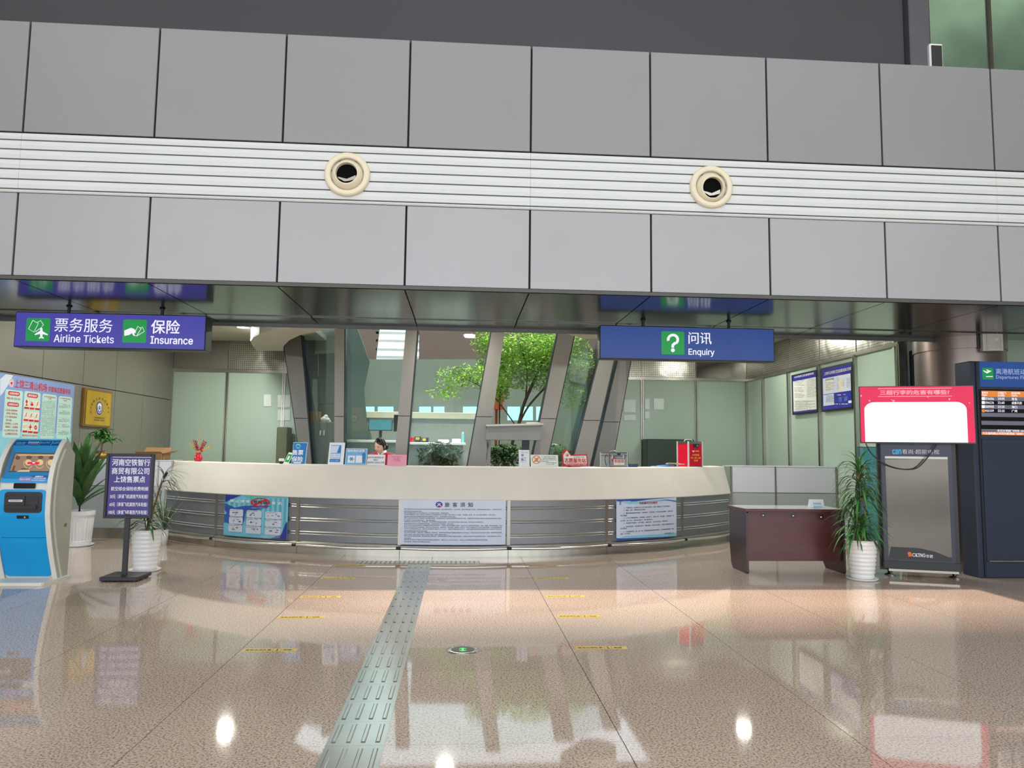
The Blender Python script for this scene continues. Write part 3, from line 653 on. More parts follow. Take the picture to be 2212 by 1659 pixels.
def conduct(S):
    S.poly('p_blue', [(1036, 148), (2050, 115), (1600, 150), (1300, 190), (1040, 180)]); S.poly('p_sky', [(1100, 190), (1500, 175), (1900, 150), (2052, 175), (2052, 192), (1880, 170), (1500, 210), (1250, 225)], S.d*1.2)
    S.poly('p_indigo', [(1720, 165), (1900, 150), (2052, 172), (2052, 188), (1900, 162)], S.d*1.3)
    S.poly('p_blue', [(1036, 805), (1080, 812), (1500, 800), (2060, 772), (2060, 780), (1036, 848)]); S.poly('p_sky', [(1200, 770), (1700, 745), (2060, 718), (2060, 770), (1500, 798), (1080, 805)])
    S.text('print_red', '民航服务行业规范', 1425, 1728, 207, 40, .02)
    S.text('print_white', '上饶机场航站楼', 1130, 1275, 183, 22, .01); S.text('p_indigo', '圣', 1080, 1115, 205, 60, .02)
    L = [(1160, 1950, '1、牢固树立“人民航空为人民”的宗旨意识，树立“发展为了人民”的理念。', 277), (1155, 1525, '2、确保、维护、提高航空安全指数。', 325), (1155, 1995, '3、服务设施设备完好整洁，性能良好，正常使用，引导标识规范醒目，位置合理，', 366), (1100, 1215, '指引准确。', 420), (1155, 2005, '4、工作人员精神饱满，仪容整洁，着装统一，挂牌上岗，举止端庄，礼貌待客，语', 446), (1100, 1650, '言文明，举止大方，做到说话和气、耐心解答问讯。', 500), (1155, 1910, '5、候机楼环境整洁，空气清新，温度适宜，卫生条件良好，服务周到。', 535), (1155, 2008, '6、候机室商品、食品明码标价，质价相符，杜绝以次充好、不销售过期变质及伪劣', 590), (1100, 1215, '伪劣商品。', 642), (1155, 2010, '7、为有需要的老、弱、病、残、孕旅客提供轮椅等特殊服务，主动帮助解决困难，礼貌', 675), (1100, 1270, '周到，尽力而为。', 732), (1840, 2010, '上饶市民航机场（宣）', 722)]
    for a, c, t, y in L: S.text('ink', t, a, c, y+2, 24, .006)
poster('notice_board', 'pale blue service code notice with seven numbered lines on the counter front', cylface(6.215), (1200, 1060, 7.9), 'p_pale', [(1034, 148), (2054, 110), (2062, 776), (1036, 848)], conduct)

# ================================================================ HANGING SIGNS
M('sign_blue', (72, 70, 168), .35, 0, .06, 2, emit=.85); M('sign_blue_b', (46, 74, 142), .35, 0, .05, 2, emit=.85); M('sign_green', (26, 148, 68), .35, 0, .02, 4, emit=.95); M('sign_white', (238, 236, 252), .4, 0, .01, 4, emit=1.0)
def hanging(name, label, px, Y, dep, face, crop, extra, poles):
    (x0, y0), (x1, y1), (x2, y2), (x3, y3) = px
    P = [PY(x, y, Y) for x, y in px]; a = (P[0].x+P[3].x)/2; c = (P[1].x+P[2].x)/2; zt = (P[0].z+P[1].z)/2; zb = (P[2].z+P[3].z)/2
    t = thing(name, label, 'sign', ((a+c)/2, Y+dep/2, zb))
    b = MB(); b.bbox(a-.008, c+.008, Y, Y+dep, zb-.01, zt+.008, .006); b.build('housing', 'mullion_dark', t)
    fn, uv = plane((a, Y, zb), (1, 0, 0), (0, 0, 1)); S = Sheet(fn, uv, crop); S.d = .004
    S.rr(face, .004, c-a-.004, .004, zt-zb-.002, 0, d=.003, name='face', th=.004); S.d = .0045
    extra(S); S.build(t)
    for xp in poles:
        X = PY(xp, 690, Y+dep/2).x; b = MB(); b.tube([(X, Y+dep/2, zt), (X, Y+dep/2, ZS)], .016, 10); b.lathe([(.0, 0), (.03, 0), (.03, .012), (0, .012)], (X, Y+dep/2, ZS-.013), 12); b.build('hanger_rod', 'mullion_dark', t)
def airline(S):
    S.rect('sign_green', 262, 500, 332, 228, 14, name='icon', d=S.d*1.2); S.rect('sign_green', 1225, 1460, 348, 230, 14, name='icon', d=S.d*1.2)
    S.poly('sign_white', [(413, 305), (425, 320), (428, 350), (478, 378), (478, 390), (428, 378), (425, 402), (440, 415), (440, 424), (413, 416), (390, 424), (392, 413), (405, 402), (402, 375), (350, 388), (350, 376), (402, 345), (404, 320)], S.d*1.5, 'icon_mark')
    S.line('sign_white', [(330, 240), (288, 325), (340, 358), (385, 272), (330, 240)], 6, S.d*1.5, 'icon_mark'); S.line('sign_white', [(355, 355), (402, 322)], 6, S.d*1.5, 'icon_mark'); S.line('sign_white', [(372, 262), (408, 243), (437, 288), (420, 300)], 6, S.d*1.5, 'icon_mark')
    S.poly('sign_white', [(1240, 342), (1305, 315), (1335, 325), (1355, 345), (1355, 365), (1338, 368), (1346, 396), (1330, 393), (1316, 368), (1290, 385), (1240, 396)], S.d*1.5, 'icon_mark')
    S.line('sign_white', [(1352, 345), (1375, 300), (1408, 322), (1360, 398), (1336, 384)], 6, S.d*1.5, 'icon_mark'); S.line('sign_white', [(1392, 318), (1420, 308), (1440, 350), (1365, 396)], 6, S.d*1.5, 'icon_mark')
    S.text('sign_white', '票务服务', 548, 1124, 290, 136, .006); S.text('sign_white', 'Airline Tickets', 540, 1136, 425, 78, .012)
    S.text('sign_white', '保险', 1508, 1792, 306, 136, .016); S.text('sign_white', 'Insurance', 1502, 1922, 440, 74, .018)
hanging('hanging_sign', 'purple blue backlit hanging sign reading Airline Tickets and Insurance', [(33.4, 674.2), (443.5, 683.3), (442.5, 755.2), (32.4, 747.6)], 8.18, .2, 'sign_blue', (0, 640, 4.608), airline, (148, 350))
def enquiry(S):
    S.rect('sign_green', 690, 892, 332, 204, 12, name='icon', d=S.d*1.2)
    S.ring('sign_white', 792, 302, 54, 52, .44, d=S.d*1.5, name='icon_mark', a0=-52, a1=195)
    S.line('sign_white', [(814, 330), (790, 352), (790, 374)], 24, S.d*1.5, 'icon_mark'); S.disc('sign_white', 791, 396, 17, 17, d=S.d*1.5, name='icon_mark')
    S.text('sign_white', '问讯', 930, 1132, 290, 104, .012); S.text('sign_white', 'Enquiry', 930, 1158, 418, 68, .014)
hanging('hanging_sign', 'dark blue backlit hanging sign reading Enquiry with a green question mark', [(1297.5, 704), (1672, 711.8), (1670.9, 779.6), (1296.2, 773.7)], 8.18, .14, 'sign_blue_b', (1260, 660, 4.096), enquiry, (1389, 1574))

# ================================================================ AIR NOZZLES IN THE SLAT BAND
def nozzle(label, x, y, hx, hy):
    c = PY(x, y, Y0-.02); t = thing('air_nozzle', label, 'air vent', c, 'round air nozzles in the white slat band')
    A = (0, -1, 0)
    b = MB(); b.lathe([(.158, .0), (.160, .018), (.168, .024), (.192, .026), (.206, .022), (.216, .010), (.219, -.004), (.219, -.03), (.158, -.03)], c, 40, A); b.build('ring', 'cream', t)
    d = Vector((hx, -1, hy)).normalized(); cc = c+Vector((0, .09, 0)); rr = .172; pr = []
    a0 = math.asin(.104/rr)
    for i in range(9): a = a0+(1.22-a0)*i/8; pr.append((rr*math.sin(a), rr*math.cos(a)))
    b = MB(); b.lathe([(.098, .090), (.102, rr*math.cos(a0)-.006)]+pr, cc, 40, d); b.build('eyeball', 'cream', t)
    b = MB(); b.lathe([(.001, 0), (.100, 0)], cc+d*.094, 24, d); b.build('throat', M('throat_black', (9, 9, 11), .9, spec=.1), t)
    q = d.to_track_quat('Z', 'Y').to_matrix(); b = MB()
    b.add([cc+d*.102+q @ Vector(p) for p in ((-.085, -.03, 0), (-.02, -.045, 0), (.0, -.05, .0), (.085, -.01, 0), (.085, -.05, 0), (.02, -.07, 0), (-.02, -.075, 0), (-.08, -.045, 0))], [tuple(range(8))]); b.build('vane', 'steel_dull', t)
nozzle('round cream air nozzle in the slat band above the Airline Tickets side', 750, 377, -.02, .02)
nozzle('round cream air nozzle in the slat band above the Enquiry sign', 1536.5, 404, .03, -.14)

# ================================================================ DEPARTURES BOARD, TELEVISION, DISPLAY CABINET (right)
M('dep_blue', (44, 80, 148), .35, 0, .04, 2, emit=.85); M('screen_black', (14, 14, 24), .15, 0, .05, 4, emit=.2); M('screen_grey', (108, 110, 124), .2, 0, .03, 4, emit=.9); M('screen_orange', (238, 140, 62), .2, 0, .05, 6, emit=.9); M('screen_white', (250, 246, 255), .2, 0, .01, 4, emit=1.0); M('header_text', (168, 186, 220), .4, 0, .02, 4, emit=.9)
BY = 8.43
bd = thing('departures_board', 'tall navy steel departures flight information board at the right edge', 'information board', (7.2, 8.6, 0))
b = MB(); b.bbox(6.14, 8.36, BY, 8.72, .0, 2.585, .012); b.build('cabinet', 'navy_steel', bd)
b = MB(); b.box(6.20, 6.225, BY-.012, BY, .02, 2.57); b.build('edge_strip', 'mullion_dark', bd)
b = MB(); b.bbox(6.24, 8.26, BY-.012, BY, .2, 1.64, .004); b.build('lower_door', 'navy_steel', bd)
b = MB(); b.tube([(6.25, BY-.02, .20), (8.3, BY-.02, .20)], .009, 8); b.build('trim_bar', 'steel', bd)
fn, uv = plane((6.2, BY, 0), (1, 0, 0), (0, 0, 1)); S = Sheet(fn, uv, (1672, 660, 4.096)); S.d = .004
u0 = S.uv(1820, 600)[0]; u1 = u0+1.84
va = S.uv(1900, 718)[1]; vb_ = S.uv(1900, 496)[1]; S.rr('dep_blue', u0, u1, va, vb_, 0, d=.003, name='header', th=.003)
S.rect('sign_green', 1842, 1938, 603, 102, 6, name='icon'); S.poly('sign_white', [(1848, 572), (1875, 585), (1890, 580), (1870, 568), (1882, 566), (1905, 578), (1912, 574), (1918, 582), (1880, 602), (1862, 590), (1846, 578)], .008, 'icon_mark'); S.line('sign_white', [(1872, 629), (1932, 629)], 7, .008, 'icon_mark')
S.text('header_text', '离港航班动态', 1960, 2276, 586, 52, .004, d=.007); S.text('header_text', 'Departures Flights', 1962, 2282, 640, 40, 0, d=.007)
u0 = S.uv(1826, 900)[0]
def row(y0, y1, mat, d=.007, x=1832, name='screen_row'): S.rr(mat, S.uv(x, (y0+y1)/2)[0], u0+1.80, S.uv(1950, y1)[1], S.uv(1950, y0)[1], 0, d=d, name=name)
S.rr('screen_black', u0-.02, u0+1.84, S.uv(1950, 1150)[1], S.uv(1950, 742)[1], 0, d=.006, name='screen', th=.006)
for y0, y1, mt in ((756, 808, 'screen_orange'), (808, 842, 'screen_grey'), (880, 914, 'screen_grey'), (950, 985, 'screen_grey'), (1021, 1057, 'screen_grey'), (1095, 1118, 'screen_grey'), (1119, 1146, 'screen_orange')): row(y0, y1, mt)
for t, x0, x1, y, h in (('航班号', 1834, 1888, 772, 20), ('Flight', 1834, 1880, 795, 20), ('计划起飞', 1976, 2048, 774, 20), ('SCHED', 1976, 2036, 797, 18), ('目的地', 2096, 2172, 776, 20), ('Via/To', 2096, 2148, 798, 18),
                        ('SC4684', 1862, 1940, 824, 20), ('18:05', 1976, 2034, 825, 20), ('青岛', 2098, 2146, 828, 24), ('GS4124', 1862, 1940, 859, 20), ('21:40', 1976, 2034, 860, 20), ('成都天府', 2098, 2188, 863, 24), ('GX8905', 1862, 1940, 895, 20), ('22:20', 1976, 2034, 896, 20), ('海口', 2098, 2146, 898, 24), ('AQ1159', 1862, 1940, 931, 20), ('23:10', 1976, 2034, 932, 20), ('广州', 2098, 2146, 934, 24),
                        ('本日计划起飞时间 18:05-23:10', 1970, 2290, 1109, 20), ('今日值机截止时间为航班起飞前四十五分钟', 1840, 2290, 1133, 20)):
    S.text('screen_white', t, x0, x1, y, h, .02, d=.009)
for y, mt in ((824, 'screen_white'), (859, 'screen_white'), (895, 'screen_white'), (931, 'screen_orange')): S.rect(mt, 1833, 1860, y, 26, d=.009, name='airline_mark')
S.build(bd)

U_ = Vector((1.18, -.40, 0)).normalized(); N_ = U_.cross(Vector((0, 0, 1)))
TO = Vector((4.84, 8.62, 1.576)); TWd = 1.246
M('tv_red', (232, 10, 78), .2, 0, .12, 3, emit=.95); M('tv_white', (255, 255, 255), .2, 0, 0, 4, emit=1.15); M('tv_pink', (255, 168, 178), .2, 0, .02, 4, emit=.95); M('tv_faint', (238, 216, 240), .2, 0, .02, 4, emit=1.0)
tv = thing('television', 'wide flat television with a red and white slide facing the hall', 'television', TO+U_*TWd/2)
def obox(mb, o, U, N, u0, u1, n0, n1, z0, z1):
    o = Vector(o); q = lambda u, n: o+U*u+N*n
    lo = [q(u0, n1), q(u1, n1), q(u1, n0), q(u0, n0)]
    return mb.hexa([p+Vector((0, 0, z0)) for p in lo], [p+Vector((0, 0, z1)) for p in lo])
b = MB(); obox(b, TO, U_, N_, 0, TWd, -.03, .0, 0, .692); obox(b, TO, U_, N_, .3, TWd-.3, -.07, -.03, .08, .5); b.build('casing', 'black', tv)
fn, uv = plane(TO, U_, (0, 0, 1)); S = Sheet(fn, uv, (1840, 820, 7.9)); S.d = .003
S.rr('tv_red', .008, TWd-.008, .016, .684, 0, d=.002, name='screen'); ua = S.uv(222, 800)[0]; ub = S.uv(1972, 800)[0]
rs = [(.017, ua, ub)]; vt = S.uv(1100, 383)[1]; rad = .095
for i in range(9): a = PI/2*i/8; rs.append((vt-rad+rad*math.sin(a), ua+rad*1.2*(1-math.cos(a)), ub-rad*1.2*(1-math.cos(a))))
S.rows('tv_white', rs, .003, 'screen_panel')
S.text('tv_pink', '三超行李的危害有哪些?', 480, 1660, 218, 78, .03, d=.004)
S.rect('tv_pink', 445, 1700, 150, 10, d=.004); S.rect('tv_pink', 445, 1705, 285, 10, d=.004)
for t, x0, x1, y in (('如果行李超大超重超件数不但影响登机还', 520, 1830, 703), ('会延误航班时间给您和其他旅客带来不便', 370, 1830, 792), ('且大件行李堵塞客舱通道影响飞行的安全', 370, 1830, 880), ('请您配合', 380, 670, 965)): S.text('tv_faint', t, x0, x1, y, 42, .004, d=.004)
for x, y, r_ in ((160, 278, 14), (300, 360, 14), (712, 365, 18), (682, 348, 9), (1664, 335, 16), (2005, 400, 11), (1295, 297, 10)): S.disc('tv_pink', x, y, r_, r_, d=.004)
S.text('ink_grey', 'CAN', 1060, 1135, 1097, 12, .02, d=.0022); S.build(tv)
# cabinet the television hangs on
M('cab_glass', (96, 90, 82), .1, .5, .12, 1.5); M('cab_frame', (52, 54, 66), .35, .4, .05, 4)
SO = Vector((5.075, 8.615, 0)); cab = thing('display_cabinet', 'slim black advertising display cabinet under the television', 'display cabinet', SO+U_*.4)
fn, uv = plane(SO, U_, (0, 0, 1)); S = Sheet(fn, uv, (1800, 980, 5.369)); S.d = .004
uL = S.uv(575, 700)[0]; uR = S.uv(1400, 700)[0]; zb = S.uv(1000, 1258)[1]
b = MB(); obox(b, SO, U_, N_, uL, uR, -.10, 0, zb, 1.62); obox(b, SO, U_, N_, uL+.1, uR-.1, -.09, -.03, 1.62, 2.1); b.build('body', 'cab_frame', cab)
b = MB(); obox(b, SO, U_, N_, uR, uR+.05, -.16, -.02, .06, 1.62); obox(b, SO, U_, N_, uL-.02, uR+.05, -.16, -.10, .06, 1.62); b.build('back_case', 'black', cab)
b = MB(); obox(b, SO, U_, N_, uL-.005, uR+.045, -.14, .02, zb-.085, zb); b.build('base', 'black', cab)
b = MB(); obox(b, SO, U_, N_, uL+.04, uR+.02, .0, .03, zb-.115, zb-.088); b.build('base_bar', 'steel_dull', cab)
for u in (uL+.07, uR-.0):
    for n in (.01, -.12):
        p = SO+U_*u+N_*n; b = MB(); b.lathe([(.001, 0), (.045, 0), (.045, .01), (.012, .02), (.010, zb-.085), (.001, zb-.085)], p, 14); b.build('foot', 'black' if n < 0 else 'steel_dull', cab)
S.poly('cab_glass', [(600, 66), (1325, 62), (1376, 1200), (642, 1210)], .003, 'glass'); S.rect('steel_dull', 598, 1325, 47, 26, d=.005, name='light_bar')
S.poly('black', [(668, 1078), (1000, 1095), (1190, 1140), (1372, 1215), (1376, 1250), (642, 1210)], .004, 'lower_print')
S.poly('p_orange', [(868, 1192), (858, 1150), (880, 1136), (902, 1140), (916, 1192)], .006) if 'p_orange' in MATS else S.poly(M('p_orange', (222, 102, 40), .4) and 'p_orange', [(868, 1192), (870, 1172), (856, 1160), (866, 1142), (884, 1136), (904, 1148), (912, 1170), (914, 1192)], .006)
S.text('print_white', 'CKING', 918, 1066, 1176, 42, .012, d=.006); S.text('print_white', '华君', 1074, 1154, 1190, 38, .012, d=.006)
S.crop = (1840, 820, 7.9); M('can_blue', (52, 168, 226), .4)
S.text('can_blue', 'can', 690, 838, 1232, 80, .04, d=.005); S.text('ink_pale' if 'ink_pale' in MATS else M('ink_pale', (196, 198, 206), .4) and 'ink_pale', '看尚·超能电视', 855, 1490, 1232, 80, .008, d=.005); S.build(cab)
# cable hanging below the television
P = [PY(x, y, 8.5) for x, y in ((1881, 958), (1887, 973), (1899, 989), (1919, 1004), (1940, 1012), (1960, 1014), (1975, 1009), (1990, 990), (2003, 968), (2008, 958))]
for i, p in enumerate(P): u = (p.x-TO.x)/U_.x; P[i] = Vector((p.x, TO.y+U_.y*u-.02*0, p.z))+N_*(-.015)
def smooth(P, k=4):
    out = []
    for i in range(len(P)-1):
        p0, p1, p2, p3 = P[max(i-1, 0)], P[i], P[i+1], P[min(i+2, len(P)-1)]
        for j in range(k):
            t = j/k; out.append(.5*((2*p1)+(p2-p0)*t+(2*p0-5*p1+4*p2-p3)*t*t+(3*p1-p0-3*p2+p3)*t**3))
    return out+[P[-1]]
b = MB(); b.tube(smooth([p for p in P]), .0075, 6); tag(b.build('power_cable', 'black'), 'black cable looping below the television in front of the cabinet', 'cable')

# steel columns under the soffit at the right
b = MB(); b.lathe([(.53, 0), (.53, 2.80)], (6.61, 9.28, 0), 64); b.lathe([(.545, 2.80), (.545, ZS)], (6.61, 9.28, 0), 64); struct(b.build('pillar_round', M('column_steel', (128, 116, 110), .33, .85, .06, 2, stretch=(6, 6, .15))))
b = MB(); b.bbox(6.56, 6.80, 10.05, 10.3, 0, ZS, .01); b.box(6.83, 6.87, 9.95, 10.0, 0, ZS); struct(b.build('pillar_square', 'navy_steel'))
b = MB(); b.box(6.4, 12, 10.4, 10.45, 0, 3.3); struct(b.build('wall_right.002', 'frost_glass'))
sp = thing('wall_speaker', 'pale box loudspeaker bracketed to the round steel column', 'loudspeaker', (6.58, 8.55, 2.76))
q = Vector((6.6, 8.62, 0)); a = R(-14); U2 = Vector((math.cos(a), math.sin(a), 0)); N2 = U2.cross(Vector((0, 0, 1)))
prof = [(-.12, -.16), (-.115, -.02), (-.07, .0), (.0, .012), (.07, .0), (.115, -.02), (.12, -.16)]
b = MB(); b.prism([q+U2*u+N2*n+Vector((0, 0, 2.745)) for u, n in prof], (0, 0, .262)); b.build('body', M('speaker_grey', (226, 222, 212), .5), sp)
b = MB(); b.prism([q+U2*u+N2*(n+.004)+Vector((0, 0, 2.757)) for u, n in [(-.1, -.02), (-.07, .0), (.0, .012), (.07, .0), (.1, -.02)]], (0, 0, .238)); b.build('grille', M('grille_grey', (208, 206, 198), .6), sp)
b = MB(); obox(b, q, U2, N2, .012, .04, .008, .02, 2.87, 2.9); b.build('badge', 'paper', sp)
b = MB(); obox(b, q, U2, N2, -.15, -.06, -.22, -.08, 2.79, 2.95); b.build('bracket', 'black', sp)
# loudspeaker on the parapet
p0, p1 = PY(2009, 96, 7.35), PY(2038, 96, 7.35); sp = thing('column_speaker', 'white framed column loudspeaker with black grille on the upper parapet', 'loudspeaker', ((p0.x+p1.x)/2, 7.42, ZT))
b = MB(); b.bbox(p0.x, p1.x, 7.36, 7.41, ZT-.005, p0.z+.02, .01); b.build('case', 'white_plastic', sp)
b = MB(); b.box(p0.x+.018, p1.x-.018, 7.352, 7.37, ZT, p0.z-.005); b.build('grille', 'black', sp)

# ================================================================ SELF SERVICE KIOSKS (left)
PROF = [(.03, 8.285), (.255, 8.192), (.406, 8.138), (.579, 8.091), (.701, 8.063), (.821, 8.058), (.965, 8.06), (1.085, 8.073), (1.229, 8.108), (1.336, 8.166), (1.439, 8.235), (1.505, 8.311)]
def KY(z):
    for (z0, y0), (z1, y1) in zip(PROF[:-1], PROF[1:]):
        if z <= z1: return y0+(y1-y0)*(z-z0)/(z1-z0)
    return PROF[-1][1]
KX0, KX1 = -4.845, -4.265
def kfn(u, v, d): return Vector((u, KY(v)-d, v))
def kuv(x, y):
    Y = 8.1
    for _ in range(6): P = PY(x, y, Y); Y = KY(max(.03, min(1.5, P.z)))
    return (P.x, P.z)
kz = thing('ticket_kiosk', 'blue and white self service ticket kiosk fully in view beside the purple sign stand', 'kiosk', ((KX0+KX1)/2, 8.3, 0))
zs = [.03+(1.505-.03)*i/28 for i in range(29)]
pts = [(KX0+.04, KY(z)+(.06 if 1.09 < z < 1.40 else .012), z) for z in zs]+[(KX0+.04, 8.40, 1.38), (KX0+.04, 8.46, 1.32), (KX0+.04, 8.47, .03)]
b = MB(); b.prism(pts, (KX1-KX0-.08, 0, 0)); b.build('body', 'kiosk_white', kz)
for xa_, xb_ in ((KX0, KX0+.045), (KX1-.045, KX1)):
    pts = [(xa_, KY(z)-.016, z) for z in zs]+[(xa_, 8.36, 1.475), (xa_, 8.41, 1.40), (xa_, 8.478, 1.342), (xa_, 8.478, .03)]
    b = MB(); b.prism(pts, (xb_-xa_, 0, 0)); b.build('side_shell', 'kiosk_side', kz)
    pts = [(xa_, KY(z)-.019, z) for z in zs]+[(xa_, KY(z)-.006, z) for z in zs[::-1]]
    b = MB(); b.prism([(x-.002, y, z) for x, y, z in pts], (xb_-xa_+.004, 0, 0)); b.build('edge_trim', 'kiosk_white', kz)
pts = [(KX1+.0005, KY(z)+.045, z) for z in zs[:-2]]+[(KX1+.0005, KY(z)+.075, z) for z in zs[:-2][::-1]]
b = MB(); b.prism(pts, (.006, 0, 0)); b.build('side_rib', 'kiosk_white', kz)
b = MB(); b.box(KX1, KX1+.008, 8.345, 8.385, .565, .60); b.build('side_latch', 'steel_dull', kz)
S = Sheet(kfn, kuv, (0, 940, 9.76)); S.d = .002
xl, xr_ = KX0+.05, KX1-.05
zt_, zb_ = S.uv(800, 380)[1], S.uv(600, 775)[1]
S.rr('kiosk_blue', xl, xr_, 1.045, zb_-.073, .02, d=.0015, name='upper_panel', nv=4); S.rr('kiosk_blue', xl, xr_, zt_+.083, 1.50, .0, d=.0015, name='upper_panel', nv=8)
S.rr('kiosk_navy', xl+.005, xr_-.005, S.uv(800, 215)[1], S.uv(800, 118)[1], 0, d=.003, name='instruction_strip', nv=4)
for x in (592, 845, 1100): S.line('p_sky', [(x+30, 122), (x-30, 215)], 8, .004)
for x0, x1, y in ((350, 560, 150), (350, 540, 172), (340, 520, 192), (860, 1080, 150), (855, 1050, 172), (1120, 1330, 150), (1115, 1300, 172)): rline(S, 'p_sky', x0, x1, y, 12, d=.004)
S.text('print_white', '自助值机购票', 615, 830, 152, 30, .02, d=.004); S.text('print_white', 'Self-service Ticketing', 598, 805, 186, 20, .01, d=.004)
S.build(kz)
# recessed screen with bevelled blue surround
zt_, zb_ = S.uv(800, 380)[1], S.uv(600, 775)[1]
u0, u1 = KX0+.105, KX1-.062
def kq(u, z, d): return Vector((u, KY(z)-d, z))
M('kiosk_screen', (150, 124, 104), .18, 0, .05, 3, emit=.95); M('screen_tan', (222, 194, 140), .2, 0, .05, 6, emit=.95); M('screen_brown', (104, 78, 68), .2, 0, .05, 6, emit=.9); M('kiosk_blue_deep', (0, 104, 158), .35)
dz = .03
A = [kq(xl+.012, zb_-.075, .0015), kq(xr_-.006, zb_-.075, .0015), kq(xr_-.006, zt_+.085, .0015), kq(xl+.012, zt_+.085, .0015)]
B = [Vector((u, KY(z)+.022, z)) for u, z in ((u0, zb_), (u1, zb_), (u1, zt_), (u0, zt_))]
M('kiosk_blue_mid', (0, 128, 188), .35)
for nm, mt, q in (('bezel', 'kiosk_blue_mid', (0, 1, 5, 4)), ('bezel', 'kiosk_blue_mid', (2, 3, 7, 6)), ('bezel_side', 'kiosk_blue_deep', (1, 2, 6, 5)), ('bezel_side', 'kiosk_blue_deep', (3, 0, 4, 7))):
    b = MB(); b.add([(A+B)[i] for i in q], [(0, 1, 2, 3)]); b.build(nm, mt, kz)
bx_, by_ = B[1]-B[0], B[3]-B[0]; bn = bx_.cross(by_).normalized()
fn, uv = plane(B[0]+bn*.004, bx_, by_); K = Sheet(fn, uv, (0, 940, 9.76)); K.d = .001
K.rr('black', 0, bx_.length, 0, by_.length, 0, d=.0, name='screen_frame'); K.rr('kiosk_screen', .006, bx_.length-.006, .006, by_.length-.008, 0, d=.0008, name='screen')
K.rect('screen_tan', 380, 1180, 425, 18, d=.0015, name='screen_print')
for x, y in ((600, 575), (845, 575), (1075, 580)):
    K.disc('screen_brown', x+15, y-105, 62, 36, d=.0015, name='screen_print'); K.ring('screen_tan', x-5, y+20, 95, 110, .1, d=.0015, name='screen_print', a0=150, a1=330); K.disc('screen_tan', x, y, 70, 62, d=.002, name='screen_print')
K.disc('screen_brown', 375, 480, 50, 40, d=.0015, name='screen_print'); K.poly('screen_brown', [(290, 770), (330, 640), (290, 640), (240, 770)], .0016, 'screen_print'); K.rect('screen_brown', 440, 600, 710, 22, d=.0016, name='screen_print'); K.poly('screen_tan', [(340, 772), (420, 740), (620, 735), (630, 772)], .0016, 'screen_print')
K.poly('tv_red', [(588, 568), (838, 568), (825, 615), (575, 612)], .003, 'screen_print'); K.disc('screen_white', 712, 585, 30, 12, d=.0035, name='screen_print'); K.build(kz)
S = Sheet(kfn, kuv, (0, 940, 9.76)); S.d = .004
S.rect('p_lilac' if 'p_lilac' in MATS else M('p_lilac', (120, 126, 196), .4) and 'p_lilac', 405, 690, 930, 105, d=.004, name='sticker'); S.rect('kiosk_navy', 680, 1000, 868, 40, d=.004, name='sticker'); S.rect('p_blue2' if 'p_blue2' in MATS else M('p_blue2', (78, 142, 206), .4) and 'p_blue2', 660, 980, 935, 95, d=.0045, name='sticker')
S.text('print_white', '温馨提示', 745, 920, 872, 30, .03, d=.006); S.text('print_white', '航空意外保险 购票', 720, 970, 913, 26, .01, d=.006); S.text('print_white', '请勿遮挡 谢谢配合', 665, 960, 952, 26, .01, d=.006); S.text('print_white', '请在此购票', 420, 640, 930, 40, .01, d=.006)
S.rect('screen_black', 290, 750, 1068, 112, 14, d=.004, name='scanner_window', nv=3)
S.rr('kiosk_blue', xl, xr_, .05, S.uv(500, 1185)[1]+.02, .05, d=.003, name='lower_panel', nv=24)
S.rect('black_frame', 100, 888, 1415, 440, 70, d=.012, name='reader_frame', nv=4, th=.012)
S.rect('black', 160, 830, 1440, 330, 20, d=.0135, name='reader_recess', nv=3); S.rect('black_frame', 165, 545, 1375, 190, 6, d=.022, name='card_reader', th=.012, nv=2); S.rect('white_plastic', 205, 505, 1380, 44, 20, d=.024, name='card_slot'); S.rect('ink', 235, 470, 1380, 10, 4, d=.026, name='card_slot')
S.rect('black_frame', 150, 790, 1515, 70, 6, d=.026, name='reader_shelf', th=.02, nv=2); S.rect('black_frame', 600, 825, 1420, 90, 4, d=.017, name='receipt_slot', nv=2)
S.crop = (0, 1100, 9.76)
S.rect('black', 355, 610, 165, 72, 14, d=.006, name='lock_plate', nv=2); S.disc('chrome', 530, 170, 20, 20, d=.008, name='key_lock'); S.rect('kiosk_navy', 35, 985, 598, 10, d=.005, name='panel_seam')
S.build(kz)
b = MB(); b.prism([(KX0-.02, 7.995, .0), (KX1-.05, 7.995, .0), (KX1-.015, 8.005, 0), (KX1+.0, 8.03, 0), (KX1+.03, 8.5, 0), (KX0-.02, 8.5, 0)], (0, 0, .03)); b.build('base_plate', 'kiosk_white', kz)
k2 = copy_thing(kz, (kz.location.x-.63, kz.location.y, 0), 'blue and white self service ticket kiosk cut off by the left edge')
kz['group'] = k2['group'] = 'self service kiosks by the left wall'

# ================================================================ POSTER AND PLAQUE ON THE LEFT WALL
M('w_peri', (132, 160, 214), .45, 0, .05, 1.5); M('w_mint', (188, 226, 216), .45, 0, .02, 3); M('w_cream', (232, 228, 208), .45)
fn, uv = plane((XL+.02, 8.9, 0), (0, 1, 0), (0, 0, 1)); S = Sheet(lambda u, v, d, f=fn: f(u, v, d*.35), uv, (0, 780, 8.508)); S.d = .005
po = thing('wall_poster', 'large blue volunteer station poster on the left wall behind the kiosks', 'poster', (XL, 10.5, 1.3))
ur = (S.uv(1368, 430)[0]+S.uv(1306, 1520)[0])/2; S.rr('w_peri', 0, ur, 1.2, 2.395, 0, d=.004, name='sheet', th=.02)
S.poly('p_pale', [(0, 330), (110, 240), (240, 260), (160, 420), (40, 600), (0, 640)], .0045); S.rr('p_sky', 0, ur, 1.2, 1.62, 0, d=.0045)
